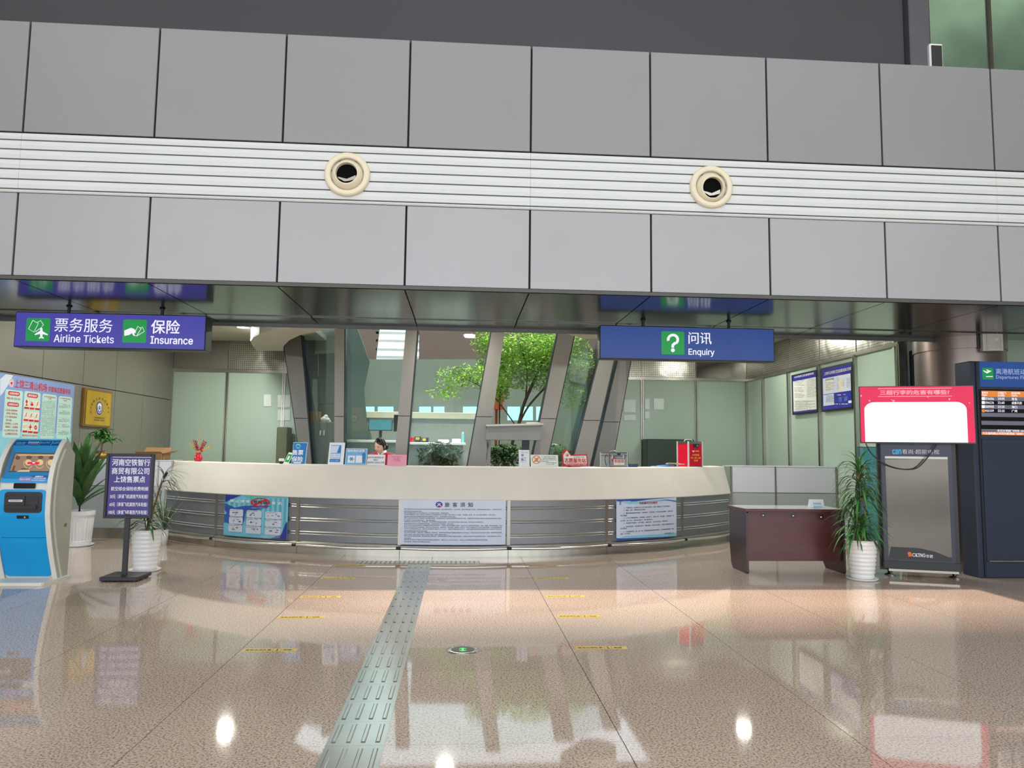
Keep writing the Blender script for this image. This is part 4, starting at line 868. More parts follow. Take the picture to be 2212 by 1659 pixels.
for x0, x1, y0, y1 in ((65, 392, 530, 1405), (418, 720, 562, 1415), (750, 1020, 608, 1422), (1050, 1305, 650, 1428)): S.rect('w_mint', x0, x1, (y0+y1)/2, y1-y0, 30, d=.006, name='text_panel')
S.text('print_red', '上饶三清山机场', 265, 862, 452, 150, .02, d=.008); S.text('print_red', '学雷锋志愿服务站', 882, 1295, 540, 100, .02, d=.008)
S.disc('paper', 207, 400, 44, 76, d=.007); S.ring('print_red', 207, 400, 36, 62, .18, d=.008); S.poly('print_red', [(185, 410), (207, 370), (232, 395), (215, 440), (200, 430)], .008)
for x0, x1, y, t in ((145, 362, 597, '志愿服务精神'), (128, 345, 798, '志愿服务标语'), (495, 695, 636, '便民服务')):
    S.rect('print_red', x0, x1, y, 76, 30, d=.0075); S.text('print_white', t, x0+22, x1-22, y, 40, .02, d=.009)
for x0, x1, y, t in ((118, 375, 690, '奉献 友爱 互助 进步'), (95, 325, 905, '1.弘扬志愿精神，'), (112, 325, 965, '争做文明使者。'), (85, 315, 1028, '2.学习雷锋精神，'), (105, 215, 1085, '提升自我。'), (78, 325, 1150, '3.爱岗敬业，人人有责'), (95, 330, 1212, '奉献爱心，从我做起。'), (70, 320, 1275, '4.让文明行为成为习惯'), (90, 325, 1338, '让志愿服务成为风尚。'), (405, 680, 1368, '服务电话 0793-8085759')):
    S.text('print_red', t, x0, x1, y, 40, .008, d=.009)
for r, (ys, xs) in enumerate((((700, 880), (443, 540, 640)), ((918, 1105), (430, 525, 622)), ((1132, 1312), (412, 510, 608)))):
    for c_, x in enumerate(xs):
        y = (ys[0]+ys[1])/2+c_*10; S.rect('w_cream', x, x+86, y, ys[1]-ys[0]-10, 3, d=.0075, name='icon_card'); S.rect('print_red', x, x+86, y+72, 36, 2, d=.0085)
        k = (r, c_); cx = x+43; cy = y-20
        if k == (0, 0): S.disc('print_red', cx, cy-25, 20, 34, d=.009); S.poly('print_red', [(cx-26, cy+50), (cx, cy+5), (cx+26, cy+50)], .009)
        elif k == (0, 1): S.rect('print_red', cx-26, cx+26, cy+22, 44, 3, d=.009); S.rect('print_red', cx-26, cx+26, cy-22, 10, d=.009); S.rect('print_red', cx-8, cx+8, cy-8, 16, d=.009)
        elif k == (2, 1): S.rect('print_red', cx-8, cx+8, cy, 100, d=.009); S.rect('print_red', cx-30, cx+30, cy, 20, d=.009)
        elif k == (2, 0): S.ring('print_red', cx-20, cy, 17, 26, .2, d=.009); S.ring('print_red', cx+20, cy, 17, 26, .2, d=.009)
        elif k == (2, 2): S.disc('print_red', cx, cy, 24, 42, d=.009); S.disc('w_cream', cx, cy, 8, 14, d=.0095)
        else: S.line('print_red', [(cx-20, cy+40), (cx+5, cy-10), (cx+18, cy-45)], 9, .009); S.line('ink_grey', [(cx-5, cy-30), (cx+15, cy+30)], 5, .009)
S.text('print_red', '上饶三清山机场学雷锋志愿服务站', 800, 1022, 662, 26, .01, d=.008); S.text('print_red', '工作制度', 880, 942, 692, 24, .01, d=.008); S.text('print_red', '上饶三清山机场学雷锋志愿服务站', 1096, 1300, 692, 26, .01, d=.008); S.text('print_red', '岗位职责', 1168, 1226, 728, 24, .01, d=.008)
for i in range(29): rline(S, 'ink_grey', 775-i*1.4+(20 if i % 6 == 0 else 0), 1025-i*1.2, 735+i*22.5, 11, unit=13, d=.008)
for i, y in enumerate((780, 900, 1035, 1155, 1270)):
    rline(S, 'print_red', 1150-i*4, 1220-i*4, y+18, 14, unit=14, d=.008); S.rect('ink_grey', 1080-i*7, 1148-i*5, y+6, 2, d=.008); S.rect('ink_grey', 1225-i*5, 1300-i*6, y+22, 2, d=.008)
    for j in range(3 if i != 3 else 2): rline(S, 'ink_grey', 1085-i*7, 1290-i*7, y+42+j*18, 11, unit=13, d=.008)
S.build(po)
fn, uv = plane((XL+.045, 12.4, 0), (0, 1, 0), (0, 0, 1)); S = Sheet(fn, uv, (0, 780, 8.508)); S.d = .003
pq = thing('gold_plaque', 'gold metal plaque with a blue round emblem on the grey left wall', 'plaque', (XL, 12.85, 1.74))
ul, ur = (S.uv(1560, 500)[0]+S.uv(1525, 1200)[0])/2, (S.uv(2065, 570)[0]+S.uv(2030, 1215)[0])/2; vb = S.uv(1780, 1210)[1]; vt = S.uv(1810, 530)[1]
S.rr('gold_edge', ul, ur, vb, vt, 0, d=0, name='edge', th=.04); S.rr('gold', ul+.06, ur-.03, vb+.03, vt-.03, 0, d=.004, name='face')
S.d = .006; S.arc_text('ink', '经济金融风险防范服务点', 1822, 905, 165, 215, 188, -8, 46, .01)
S.disc('p_indigo', 1822, 865, 60, 122); S.ring('paper', 1822, 865, 46, 96, .12, d=.008); S.poly('paper', [(1790, 800), (1822, 780), (1855, 800), (1850, 890), (1822, 935), (1795, 890)], .008); S.disc('p_blue', 1822, 858, 17, 38, d=.009); S.disc('gold', 1822, 850, 9, 18, d=.010)
S.text('ink', '上饶市金融管理办公室', 1712, 1915, 1042, 26, 0); S.text('ink', '中国人民银行上饶分行', 1708, 1912, 1086, 30, .006); S.build(pq)

# notices on the right wall
M('n_blue', (46, 48, 160), .3, 0, .04, 2); M('n_white', (232, 236, 226), .35)
def wallnotice(label, y0, y1, z0, z1, extra):
    t = thing('framed_notice', label, 'notice board', (XR, (y0+y1)/2, z0), 'framed notices on the right glass wall')
    X = XR-.06; b = MB(); b.bbox(X-.0, X+.05, y0, y1, z0, z1, .004); b.build('frame', 'black', t)
    fn, uv = plane((X-.001, y1, z0), (0, -1, 0), (0, 0, 1)); S = Sheet(fn, uv, (1700, 770, 12.76)); S.d = .003; W_ = y1-y0; H_ = z1-z0
    S.rr('n_blue', .06, W_-.03, .03, H_-.03, 0, d=.002, name='sheet'); extra(S, W_, H_); S.build(t)
def n1(S, W_, H_):
    S.rr('n_white', .07, W_-.03, .06, H_-.13, 0, d=.003, name='paper'); S.text('print_white', '公共场所卫生管理制度', 210, 745, 520, 56, .02, d=.005)
    S.d = .003
    for i in range(15):
        if i not in (5, 10): rline(S, 'ink_grey', 215, 505-(i % 4)*30, 655+i*34, 13, unit=15)
        rline(S, 'ink_grey', 555, 850-(i % 3)*40, 625+i*35, 13, unit=15)
    for i in range(10): rline(S, 'ink_grey', 230, 800-(i % 3)*110, 1225+i*27-40*0, 13, unit=15)
wallnotice('framed notice of dense text on the right glass wall, the one farther from the television', 12.735, 13.75, 2.18, 2.95, n1)
def n2(S, W_, H_):
    S.text('print_white', '上饶市公共场所卫生监督信息公示栏', 1030, 1780, 405, 90, .02, d=.005)
    S.rr('p_pale', .09, W_-.03, H_*.39, H_-.19, 0, d=.003, name='paper'); S.rr('p_pale', .09, W_*.44, .1, H_*.39-.01, 0, d=.003, name='paper'); S.d = .003
    S.rr('n_white', W_*.1+.02, W_*.42, H_*.44, H_-.23, 0, d=.004, name='certificate'); S.text('ink', '卫生许可证', 1065, 1300, 632, 56, 0, d=.006)
    for i in range(9): rline(S, 'ink_grey', 1075, 1330-(i % 3)*50, 720+i*28, 12, unit=14, d=.006)
    S.rr('w_cream', W_*.60, W_*.74, H_*.42, H_-.25, 0, d=.004, name='note'); rline(S, 'print_red', 1395, 1590, 500, 24, unit=24, d=.006)
    for i in range(5): rline(S, 'gold', 1490, 1595, 635+i*40, 10, unit=12, d=.006); 
    for i in range(10): rline(S, 'ink_grey', 1650, 1760, 590+i*28, 10, unit=12, d=.006); rline(S, 'ink_grey', 1380, 1450, 580+i*35, 9, unit=11, d=.006)
    for i in range(9): rline(S, 'ink_grey', 1085, 1340-(i % 3)*40, 1080+i*22, 10, unit=12, d=.006); rline(S, 'p_sky', 1440, 1520, 1130+i*14, 7, unit=10, d=.006); rline(S, 'p_sky', 1585, 1680, 1110+i*14, 7, unit=10, d=.006)
    rline(S, 'print_white', 1390, 1500, 1060, 26, unit=28, d=.006); rline(S, 'print_white', 1560, 1640, 1048, 20, unit=24, d=.006); rline(S, 'print_white', 1060, 1700, 1310, 24, unit=30, d=.006); S.rect('paper', 1700, 1790, 1250, 70, d=.006, name='note')
wallnotice('framed blue public health notice on the right glass wall, the one nearer the television', 11.55, 12.60, 2.18, 2.955, n2)
# sheets of paper taped to the frosted panes
for px, lab in (((570, 586, 852, 878), 'narrow'), ((600, 627, 853, 880), 'square'), ((600, 627, 885, 908), 'low'), ((1348, 1373, 863, 891), 'a'), ((1348, 1373, 896, 908), 'b'), ((1393, 1403, 861, 884), 'c'), ((1393, 1403, 889, 904), 'd'), ((1412, 1434, 861, 885), 'e')):
    P = [PY(x, y, YW-.004) for x, y in ((px[0], px[3]), (px[1], px[3]), (px[1], px[2]), (px[0], px[2]))]; b = MB(); b.prism(P, (0, -.003, 0))
    LB = {'narrow': 'narrow white paper taped on the left frosted pane, farthest left', 'square': 'square white paper taped on the left frosted pane beside the mullion', 'low': 'low white paper taped under another on the left frosted pane', 'a': 'upper white paper on the right frosted pane beside the leaning column', 'b': 'flat white paper below the upper paper beside the leaning column', 'c': 'slim upper white paper just right of the right frosted pane mullion', 'd': 'slim lower white paper just right of the right frosted pane mullion', 'e': 'square white paper farthest right on the right frosted panes'}
    tag(b.build('paper_notice', M('paper_glow', (214, 226, 222), .5)), LB[lab], 'paper', 'papers taped to the frosted panes')
# dark cabinets seen low behind / against the frosted panes
for x0, x1, y0, lab in ((1397, 1500, 948, 'dark green low screen standing against the right frosted panes'), (598, 622, 922, 'olive low screen standing against the left frosted pane')):
    P = [PY(x0, y0, 15.6), PY(x1, y0, 15.6)]; b = MB(); b.bbox(P[0].x, P[1].x, 15.6, 16.0, 0, P[0].z, .02); t = tag(b.build('low_cabinet', M('dark_green', (44, 62, 54), .5, 0, .1, 1.5) if x0 > 1000 else M('olive_dark', (96, 104, 82), .5)), lab, 'cabinet')

# ================================================================ PURPLE SIGN STAND
M('stand_purple', (58, 44, 128), .3, 0, .05, 3)
st = thing('sign_stand', 'black floor sign stand with a purple price board in front of the plants', 'sign stand', (-3.6, 8.36, 0))
SY = 8.33
fn, uv = plane((-4, SY, 0), (1, 0, 0), (0, 0, 1)); S = Sheet(fn, uv, (140, 900, 4.365)); S.d = .002
a, c = -3.856, -3.350; zb, zt = .657, 1.357
b = MB()
for q in ((a, a+.03, zb, zt), (c-.03, c, zb, zt), (a+.03, c-.03, zt-.03, zt), (a+.03, c-.03, zb, zb+.03)): b.bbox(q[0], q[1], SY-.012, SY+.03, q[2], q[3], .004)
b.build('frame', 'black_frame', st); b = MB(); b.box(a+.01, c-.01, SY+.01, SY+.028, zb+.01, zt-.01); b.build('back_panel', 'black', st)
S.rr('stand_purple', a+.029+4, c-.029+4, zb+.029, zt-.029, 0, d=-.004, name='sheet'); S.d = -.0025
S.line('print_white', [(452, 381), (812, 384), (822, 392), (822, 420), (790, 925), (780, 938)], 5, -.003)
for t, x0, x1, y, h, bo in (('河南空铁智行', 447, 803, 432, 62, .02), ('商贸有限公司', 443, 795, 513, 62, .02), ('上饶售票点', 465, 757, 591, 60, .02), ('航空综合保险收费明细', 435, 785, 680, 38, .016), ('50元（承保飞机高铁汽车轮船）', 425, 783, 753, 40, .016), ('60元（承保飞机高铁汽车轮船）', 420, 778, 828, 40, .016), ('100元（承保飞机高铁汽车轮船）', 410, 778, 902, 40, .016)): S.text('print_white', t, x0, x1, y, h, bo, d=-.002)
S.build(st)
b = MB(); b.bbox(-3.632, -3.578, SY, SY+.03, .05, zb+.05, .003); b.build('post', 'black_frame', st)
b = MB(); b.bbox(-3.80, -3.41, 8.20, 8.57, .012, .052, .004); b.build('base', 'black_frame', st)
b = MB(); [b.lathe([(.02, 0), (.02, .014)], (x, y, 0), 8) for x in (-3.77, -3.45) for y in (8.23, 8.54)]; b.build('rubber_foot', 'black', st)

# ================================================================ PLANTS
def blade(o, az, el, L, wd, droop, n=7, fold=.25, twist=0):
    o = Vector(o); p = o.copy(); d = Vector((math.cos(az)*math.cos(el), math.sin(az)*math.cos(el), math.sin(el))); vs = []; s = Vector((-math.sin(az), math.cos(az), 0))
    for i in range(n+1):
        t = i/n; wv = wd*(math.sin(PI*min(1, .12+t*.88))**.7)*.5 if i < n else .0005
        nn = d.cross(s).normalized(); vs += [p+s*wv+nn*wv*fold, p.copy(), p-s*wv+nn*wv*fold]
        p = p+d*(L/n); d = (d+Vector((0, 0, -droop/n))).normalized()
    fs = []
    for i in range(n):
        k = 3*i; fs += [(k, k+1, k+4, k+3), (k+1, k+2, k+5, k+4)]
    return vs, fs
def leaf(parent, mat, *a, **k):
    b = MB(); v, f = blade(*a, **k); b.add(v, f, True); return b.build('leaf', mat, parent)
def pot(parent, c, r0, r1, h, ribs='rings', saucer=True, mat='white_ceramic', z0=.02):
    b = MB(); c = Vector(c); n = 40
    if ribs == 'rings':
        pr = [(.001, z0), (r0, z0)]; m_ = 9
        for i in range(m_*4+1):
            t = i/(m_*4); pr.append((r0+(r1-r0)*t**.8+.0045*math.sin(2*PI*i/4-.6), z0+.006+(h-z0-.02)*t))
        pr += [(r1+.008, h-.008), (r1, h), (r1-.012, h), (r1-.02, h-.05)]
        b.lathe(pr, c, n)
    else:
        n = 56; vs = []; zs_ = [z0, z0+.05, z0+.06, h-.09, h-.08, h-.06, h, h, h-.05]
        rr = lambda i: (r0+(r1-r0)*(zs_[i]/h))
        for i, z in enumerate(zs_):
            for k in range(n):
                r_ = rr(i)+(.012 if i in (5, 6) else 0)-(.02 if i >= 7 else 0)+((.004 if k % 2 else -.004) if i in (2, 3) else .004 if i in (0, 1, 4) else 0)
                vs.append(c+Vector((r_*math.cos(2*PI*k/n), r_*math.sin(2*PI*k/n), z)))
        b.add(vs, [(i*n+k, i*n+(k+1) % n, (i+1)*n+(k+1) % n, (i+1)*n+k) for i in range(len(zs_)-1) for k in range(n)]+[tuple(range(n-1, -1, -1))])
    b.build('pot', mat, parent)
    b = MB(); b.lathe([(.001, h-.04), (r1-.014, h-.045)], c, 24); b.build('soil', 'soil', parent)
    if saucer: b = MB(); b.lathe([(.001, 0), (r0+.03, 0), (r0+.05, .022), (r0+.042, .024), (r0+.025, .012), (.001, .012)], c, 36); b.build('saucer', mat, parent)
# right: two tier dragon tree
rnd = random.Random(3)
P = Vector((4.66, 8.35, 0)); pl = thing('dragon_tree', 'two tiered dragon tree in a white ringed pot beside the maroon desk', 'plant', P)
pot(pl, P, .125, .172, .455)
b = MB(); tr_ = smooth([P+Vector(v) for v in ((.0, 0, .40), (.015, 0, .55), (.03, 0, .66), (.055, 0, .80), (.03, 0, .95), (.0, 0, 1.10), (-.01, 0, 1.22))]); b.tube(tr_, [.017-.006*i/len(tr_) for i in range(len(tr_))], 8); b.tube(smooth([P+Vector(v) for v in ((-.04, .02, .4), (-.06, .02, .5), (-.07, .02, .58))]), .014, 8); b.build('stem', M('stem_tan', (140, 112, 76), .8, 0, .2, 30), pl)
for k in range(150):
    t = rnd.random(); z = .82+.42*t; az = rnd.random()*2*PI; el = R(5+70*t+rnd.uniform(-15, 15)); top = k < 16; t = 1.0+.1*rnd.random() if top else t
    leaf(pl, 'leaf_lime' if top else rnd.choice(['leaf_mid', 'leaf_deep', 'leaf_deep']), P+Vector((.0, 0, z)), az, el, .30+.16*rnd.random() if not top else .22, .022, 2.7 if not top else .9)
for k in range(120):
    t = rnd.random(); z = .46+.2*t; az = rnd.random()*2*PI; el = R(10+55*t+rnd.uniform(-10, 15)); off = Vector((-.06, .02, 0)) if k % 2 else Vector((.01, -.02, -.03))
    leaf(pl, rnd.choice(['leaf_mid', 'leaf_mid', 'leaf_deep']), P+off+Vector((0, 0, z)), az, el, .28+.2*rnd.random(), .022, 2.3)
# behind the purple stand
P = Vector((-3.64, 8.95, 0)); pl = thing('dragon_tree', 'spiky dragon tree in a white ringed pot behind the purple sign stand', 'plant', P)
pot(pl, P, .125, .165, .475)
b = MB(); b.tube(smooth([P+Vector(v) for v in ((0, 0, .4), (.06, 0, .7), (.12, 0, .95), (.16, 0, 1.1))]), .012, 8); b.tube([P+Vector((0, 0, .4)), P+Vector((-.02, 0, .55))], .014, 8); b.build('stem', 'stem_tan', pl)
for k in range(95):
    t = rnd.random(); az = rnd.random()*2*PI; el = R(5+65*t+rnd.uniform(-10, 15)); leaf(pl, rnd.choice(['leaf_mid', 'leaf_deep', 'leaf_deep']), P+Vector((-.02+.03*rnd.random(), 0, .50+.12*t)), az, el, .26+.2*rnd.random(), .02, 1.9)
for k in range(42):
    t = rnd.random(); az = rnd.uniform(-1.9, 1.5); el = R(5+60*t); leaf(pl, 'leaf_deep', P+Vector((.14+.03*t, 0, .96+.16*t)), az, el, .2+.16*rnd.random(), .013, 1.8)
# far left: broad leaved
P = Vector((-5.50, 11.15, 0)); pl = thing('corn_plant', 'tall broad leaved corn plant in a white fluted pot between kiosk and sign stand', 'plant', P)
pot(pl, P, .17, .20, .50, 'flutes')
b = MB(); b.tube([P+Vector((0, 0, .42)), P+Vector((.0, 0, .62)), P+Vector((.01, 0, .8))], [.03, .026, .02], 10); b.build('stem', M('stem_green', (92, 110, 62), .6), pl)
for k in range(44):
    t = k/43; az = k*2.4+rnd.uniform(-.3, .3); el = R(46+40*t+rnd.uniform(-10, 8)); leaf(pl, 'leaf_deep' if k % 3 else 'leaf_mid', P+Vector((0, 0, .56+.34*t)), az, el, .50+.34*rnd.random(), .115, .22+.35*rnd.random(), fold=.3)
# small money tree on the left end counter
P = Vector((-5.74, 12.2, 1.222)); pl = thing('money_tree', 'small leafy money tree in a brown pot on the left end counter', 'plant', P)
b = MB(); b.lathe([(.001, 0), (.07, 0), (.095, .09), (.085, .13), (.07, .125)], P, 20); b.build('pot', M('pot_brown', (120, 72, 58), .35, 0, .2, 12), pl)
b = MB(); b.lathe([(.088, .05), (.099, .06), (.099, .08), (.094, .09)], P, 20); b.build('pot_band', 'gold', pl)
b = MB(); b.tube([P+Vector((0, 0, .1)), P+Vector((.01, 0, .26))], .014, 8); b.build('stem', 'stem_tan', pl)
for k in range(22):
    az = k*2.4; el = R(rnd.uniform(10, 80)); L = .1+.12*rnd.random(); d = Vector((math.cos(az)*math.cos(el), math.sin(az)*math.cos(el), math.sin(el))); e = P+Vector((.01, 0, .26))+d*L
    b = MB(); b.tube([P+Vector((.01, 0, .25)), e], .003, 5); b.build('twig', 'stem_green', pl)
    for j in range(6): leaf(pl, 'leaf_mid', e, az+j*1.05, R(rnd.uniform(-15, 30)), .12+.05*rnd.random(), .04, .9, n=5)
# slim white planter by the counter end
P = PZ(349, 1178)+Vector((0, .06, 0)); pl = thing('planter', 'slim white planter with thin dark leaves at the left end of the curved counter', 'plant', P)
b = MB(); b.lathe([(.001, 0), (.05, 0), (.068, .22), (.062, .22), (.056, .2)], P, 20); b.build('pot', 'white_ceramic', pl)
for k in range(34): leaf(pl, 'leaf_deep', P+Vector((0, 0, .2)), k*2.4, R(rnd.uniform(45, 85)), .35+.5*rnd.random(), .014, .8)

# ================================================================ MAROON DESK
dk = thing('desk', 'maroon wooden desk standing before the white end counter', 'desk', (4.05, 8.95, 0))
ZD = .772
b = MB(); b.bbox(3.425, 4.685, 8.71, 9.32, ZD-.035, ZD, .004); b.build('desktop', 'wood_red', dk)
b = MB(); b.box(3.43, 4.68, 8.72, 9.31, ZD, ZD+.0015); b.build('desktop_sheet', M('desk_pale', (206, 208, 204), .15), dk)
for x in (3.44, 4.645): b = MB(); b.prism([(x, 8.735, .02), (x, 8.755, 0), (x, 9.18, 0), (x, 9.24, .06), (x, 9.28, .3), (x, 9.28, ZD-.035), (x, 8.735, ZD-.035)], (.03, 0, 0)); b.build('leg_panel', 'wood_dark', dk)
b = MB(); b.box(3.47, 4.645, 8.775, 8.795, .145, ZD-.035); b.build('front_panel', 'wood_red', dk)
b = MB(); b.box(3.45, 4.67, 8.735, 8.775, ZD-.05, ZD-.035); b.build('apron', 'wood_red', dk)
for x, y in ((1649, 1113), (1714, 1114), (1774, 1117)):
    c = PY(x, y, 8.77); b = MB(); b.box(c.x-.03, c.x+.03, 8.771, 8.775, c.z-.03, c.z+.03); b.build('lock_plate', 'wood_dark', dk)
    b = MB(); b.lathe([(.001, .008), (.012, .006), (.014, 0)], (c.x, 8.771, c.z), 12, (0, -1, 0)); b.build('lock', 'chrome', dk)
c = PY(1765, 1098, 8.95); ds = thing('desk_sign', 'small white tent card with blue print on the maroon desk', 'sign', (c.x, 8.95, ZD+.002))
a = R(8); V_ = Vector((0, math.sin(R(18)), math.cos(R(18)))); fn, uv = plane((c.x-.098, 8.93, ZD+.003), (1, .05, 0), V_); S = Sheet(fn, uv, (1560, 920, 3.393))
S.rr('paper', 0, .19, 0, .105, 0, d=0, name='card', th=.004); S.text('can_blue', '特殊旅客', 665, 725, 571, 15, .01, d=.002); S.text('can_blue', '服务柜台', 670, 733, 595, 15, .01, d=.002); S.build(ds)
b = MB(); b.prism([(c.x-.098, 8.935, ZD+.003), (c.x-.098, 8.96, ZD+.1), (c.x-.098, 9.0, ZD+.003)], (.004, 0, 0)); b.build('prop', 'paper', ds)

# ================================================================ FLOOR MARKINGS
ts = thing('tactile_strip', 'steel tactile guiding strip running across the floor to the counter', 'tactile paving', (-.5, 6.3, 0))
M('tact_steel', (190, 192, 184), .2, .95, .05, 4)
L_ = .315; n = 22; y0 = 2.50
pb = MB(); pb.box(.003, .289, .0007, L_-.0007, .0, .002); p0 = None
bb = MB()
for k in range(4):
    x = .036+k*.072; w_ = .0125
    bb_ = MB(); bb_.add([(x-w_, .035, .002), (x+w_, .035, .002), (x+w_, L_-.035, .002), (x-w_, L_-.035, .002), (x-w_*.55, .043, .006), (x+w_*.55, .043, .006), (x+w_*.55, L_-.043, .006), (x-w_*.55, L_-.043, .006)], [(4, 5, 6, 7), (0, 1, 5, 4), (1, 2, 6, 5), (2, 3, 7, 6), (3, 0, 4, 7)])
    bb_.add([(x-w_*.5, .05, .0061), (x+w_*.5, .05, .0061), (x+w_*.5, L_-.05, .0061), (x-w_*.5, L_-.05, .0061)], [(0, 1, 2, 3)])
    if k == 0: bars = [bb_]
    else: bars.append(bb_)
pm = None
for i in range(n):
    y = y0+i*L_
    if y > 9.15: break
    if pm is None:
        pm = pb.build('tactile_plate', 'tact_steel', ts); pm.location = (-.637, y, 0); bo = [q.build('bar', 'tact_steel', pm) for q in bars]; pl_ = pm
        for q in bo: q.matrix_parent_inverse = Matrix.Identity(4)
    else:
        pl_ = place(pm, 'tactile_plate', (-.637, y, 0), ts)
        for q in bo: r_ = q.copy(); C.objects.link(r_); r_.parent = pl_; r_.matrix_parent_inverse = Matrix.Identity(4)
cs = thing('tactile_strip', 'short cross strip of steel tactile bars along the counter foot', 'tactile paving', (-.5, 9.58, 0))
b = MB(); b.box(-1.29, .26, 9.43, 9.72, 0, .0015); b.build('bed', 'steel_dull', cs)
b = MB(); b.bbox(-.018, .018, 9.45, 9.70, .0015, .007, .002); bar = None
for i in range(26):
    x = -1.26+i*.0595
    if bar is None: bar = b.build('bar', 'tact_steel', cs); bar.location = (x, 0, 0)
    else: place(bar, 'bar', (x, 0, 0), cs)
QY = [5.50, 6.53, 7.40, 8.43, 9.31]
for side, xs in (('left', -1.53), ('right', .865)):
    for k, y in enumerate(QY):
        nm = ('nearest the camera', 'second from the camera', 'third from the camera', 'fourth from the camera', 'nearest the counter')[k]
        t = thing('queue_line', 'yellow queue tape %s of the tactile strip, %s' % ('left' if side == 'left' else 'right', nm), 'floor marking', (xs+.19, y, 0), 'yellow queue tapes on the floor')
        fn, uv = plane((xs, y-.04, .0008), (1, 0, 0), (0, 1, 0)); S = Sheet(fn, uv); S.rr('yellow_tape', 0, .385, 0, .08, 0, d=0, name='tape')
        def T(s, a, b_, h, bo): 
            v, f, _ = glyphs(s, bo); S.get('lettering', 'ink').add([(a+(b_-a)*p, .04-h*.65+h*1.3*q, .0008+e) for p, q, e in v], f)
        for i, chh in enumerate('请依次排队等候'[:6]): T(chh, .02+.031*i, .045+.031*i, .022, .02)
        T('1', .235, .250, .036, .04); T('米线', .285, .345, .022, .02); S.rr('ink', .212, .2145, .008, .072, 0, d=.0006); S.rr('ink', .268, .2705, .008, .072, 0, d=.0006); S.build(t)
c = Vector((.038, 5.466, 0)); ar = thing('exit_floor_light', 'round steel floor light with a glowing green arrow', 'floor light', c)
b = MB(); b.lathe([(.086, .004), (.118, .004), (.122, .0), (.086, .0)], c, 48); b.build('ring', 'steel', ar); b = MB(); b.lathe([(.001, .0035), (.087, .0035)], c, 40); b.build('lens', M('lens_grey', (78, 76, 72), .15), ar)
M('led_green', (0, 226, 96), .3, 0, .02, 4, emit=1.3)
b = MB(); z = .0045
for s in (1, -1): b.add([c+Vector((x, s*y, z)) for x, y in ((-.026, .012), (-.026, .026), (0, .046), (.026, .026), (.026, .012), (.008, .024), (.008, 0), (-.008, 0), (-.008, .024))], [(0, 1, 2, 8), (2, 3, 4, 5), (2, 5, 6, 7, 8)])
b.build('arrow', 'led_green', ar)
b = MB()
for k in range(6): a = PI/3*k+.3; b.lathe([(.001, .0065), (.006, .006), (.007, .004)], c+Vector((.102*math.cos(a), .102*math.sin(a), 0)), 8)
b.build('screw', 'chrome', ar)

# ================================================================ THINGS ON THE COUNTER
ZK = 1.2092
def iplane(xc, r=6.03, tilt=8):
    t = CY(xc, 1003, r)[0]; o = onc(t, r, ZK+.001); U = Vector((math.cos(t), math.sin(t), 0)); No = Vector((math.sin(t), -math.cos(t), 0)); a = R(tilt)
    return o, U, No, Vector((0, 0, math.cos(a)))-No*math.sin(a)
def card(name, label, cat, x0, x1, ytop, mat, crop, extra, r=6.03, tilt=8, th=.004, group=None, prop=True, rim=None):
    o, U, No, V = iplane((x0+x1)/2, r, tilt); fn, uv = plane(o, U, V); S = Sheet(fn, uv, crop); S.d = .0015
    t = thing(name, label, cat, o, group); u0 = uv(x0, 1000)[0]; u1 = uv(x1, 1000)[0]; vt = uv((x0+x1)/2, ytop)[1]
    if rim: S.rr(rim, u0, u1, 0, vt, .002, d=0, name='holder', th=th); S.rr(mat, u0+.006, u1-.006, .006, vt-.006, 0, d=.001, name='sheet')
    else: S.rr(mat, u0, u1, 0, vt, 0, d=0, name='sheet', th=th)
    S.u0, S.u1, S.vt = u0, u1, vt
    if extra: extra(S)
    S.build(t)
    if prop:
        b = MB(); q = lambda u, d, v: o+U*u+V*v-No*d
        b.add([q(u0+.01, .002, 0), q(u1-.01, .002, 0), q(u1-.01, .06, 0), q(u0+.01, .06, 0), q(u0+.01, .002, .003), q(u1-.01, .002, .003), q(u1-.01, .06, -.006), q(u0+.01, .06, -.006)], [(4, 5, 6, 7), (0, 1, 5, 4), (1, 2, 6, 5), (2, 3, 7, 6), (3, 0, 4, 7)]); b.build('foot', 'paper', t)
    return t
M('tk_blue', (44, 124, 190), .35, 0, .03, 6); M('tk_sky', (110, 178, 222), .35, 0, .1, 12); M('pay_green', (22, 168, 62), .35)
CR1 = (600, 930, 7.9)
def s1(S):
    S.ring('p_sky', 350, 262, 42, 34, .25); S.poly('p_sky', [(310, 255), (350, 232), (392, 262), (350, 250)], .0025); S.rect('p_sky', 318, 378, 305, 8)
    S.text('print_white', '售票', 252, 436, 375, 88, .03); S.text('print_white', '保险', 246, 430, 487, 88, .03); S.rect('paper', 268, 400, 548, 20)
card('counter_sign', 'tall blue counter sign with white ticket and insurance characters', 'sign', 629, 659.5, 955.5, 'tk_blue', CR1, s1, rim='p_pale')
def s2(S):
    S.rect('tk_sky', 900, 1078, 390, 285, d=.0012); S.poly('p_pale', [(905, 262), (1055, 262), (1010, 380), (905, 385)], .002); S.poly('tk_blue', [(1058, 256), (1076, 256), (1076, 380), (1015, 380), (1040, 300)], .0022)
    S.rect('p_pale', 890, 1065, 440, 85, d=.0025); rline(S, 'ink_grey', 905, 960, 432, 10, unit=10, d=.003); rline(S, 'ink_grey', 1000, 1055, 425, 10, unit=10, d=.003); rline(S, 'ink_grey', 900, 1050, 465, 8, unit=10, d=.003); S.rect('tk_blue', 885, 1062, 515, 46, d=.0025); rline(S, 'print_white', 905, 1040, 515, 10, unit=12, d=.003)
card('framed_notice', 'white framed portrait notice with pale blue print on the counter', 'sign', 708, 741, 956, 'paper', CR1, s2, th=.012)
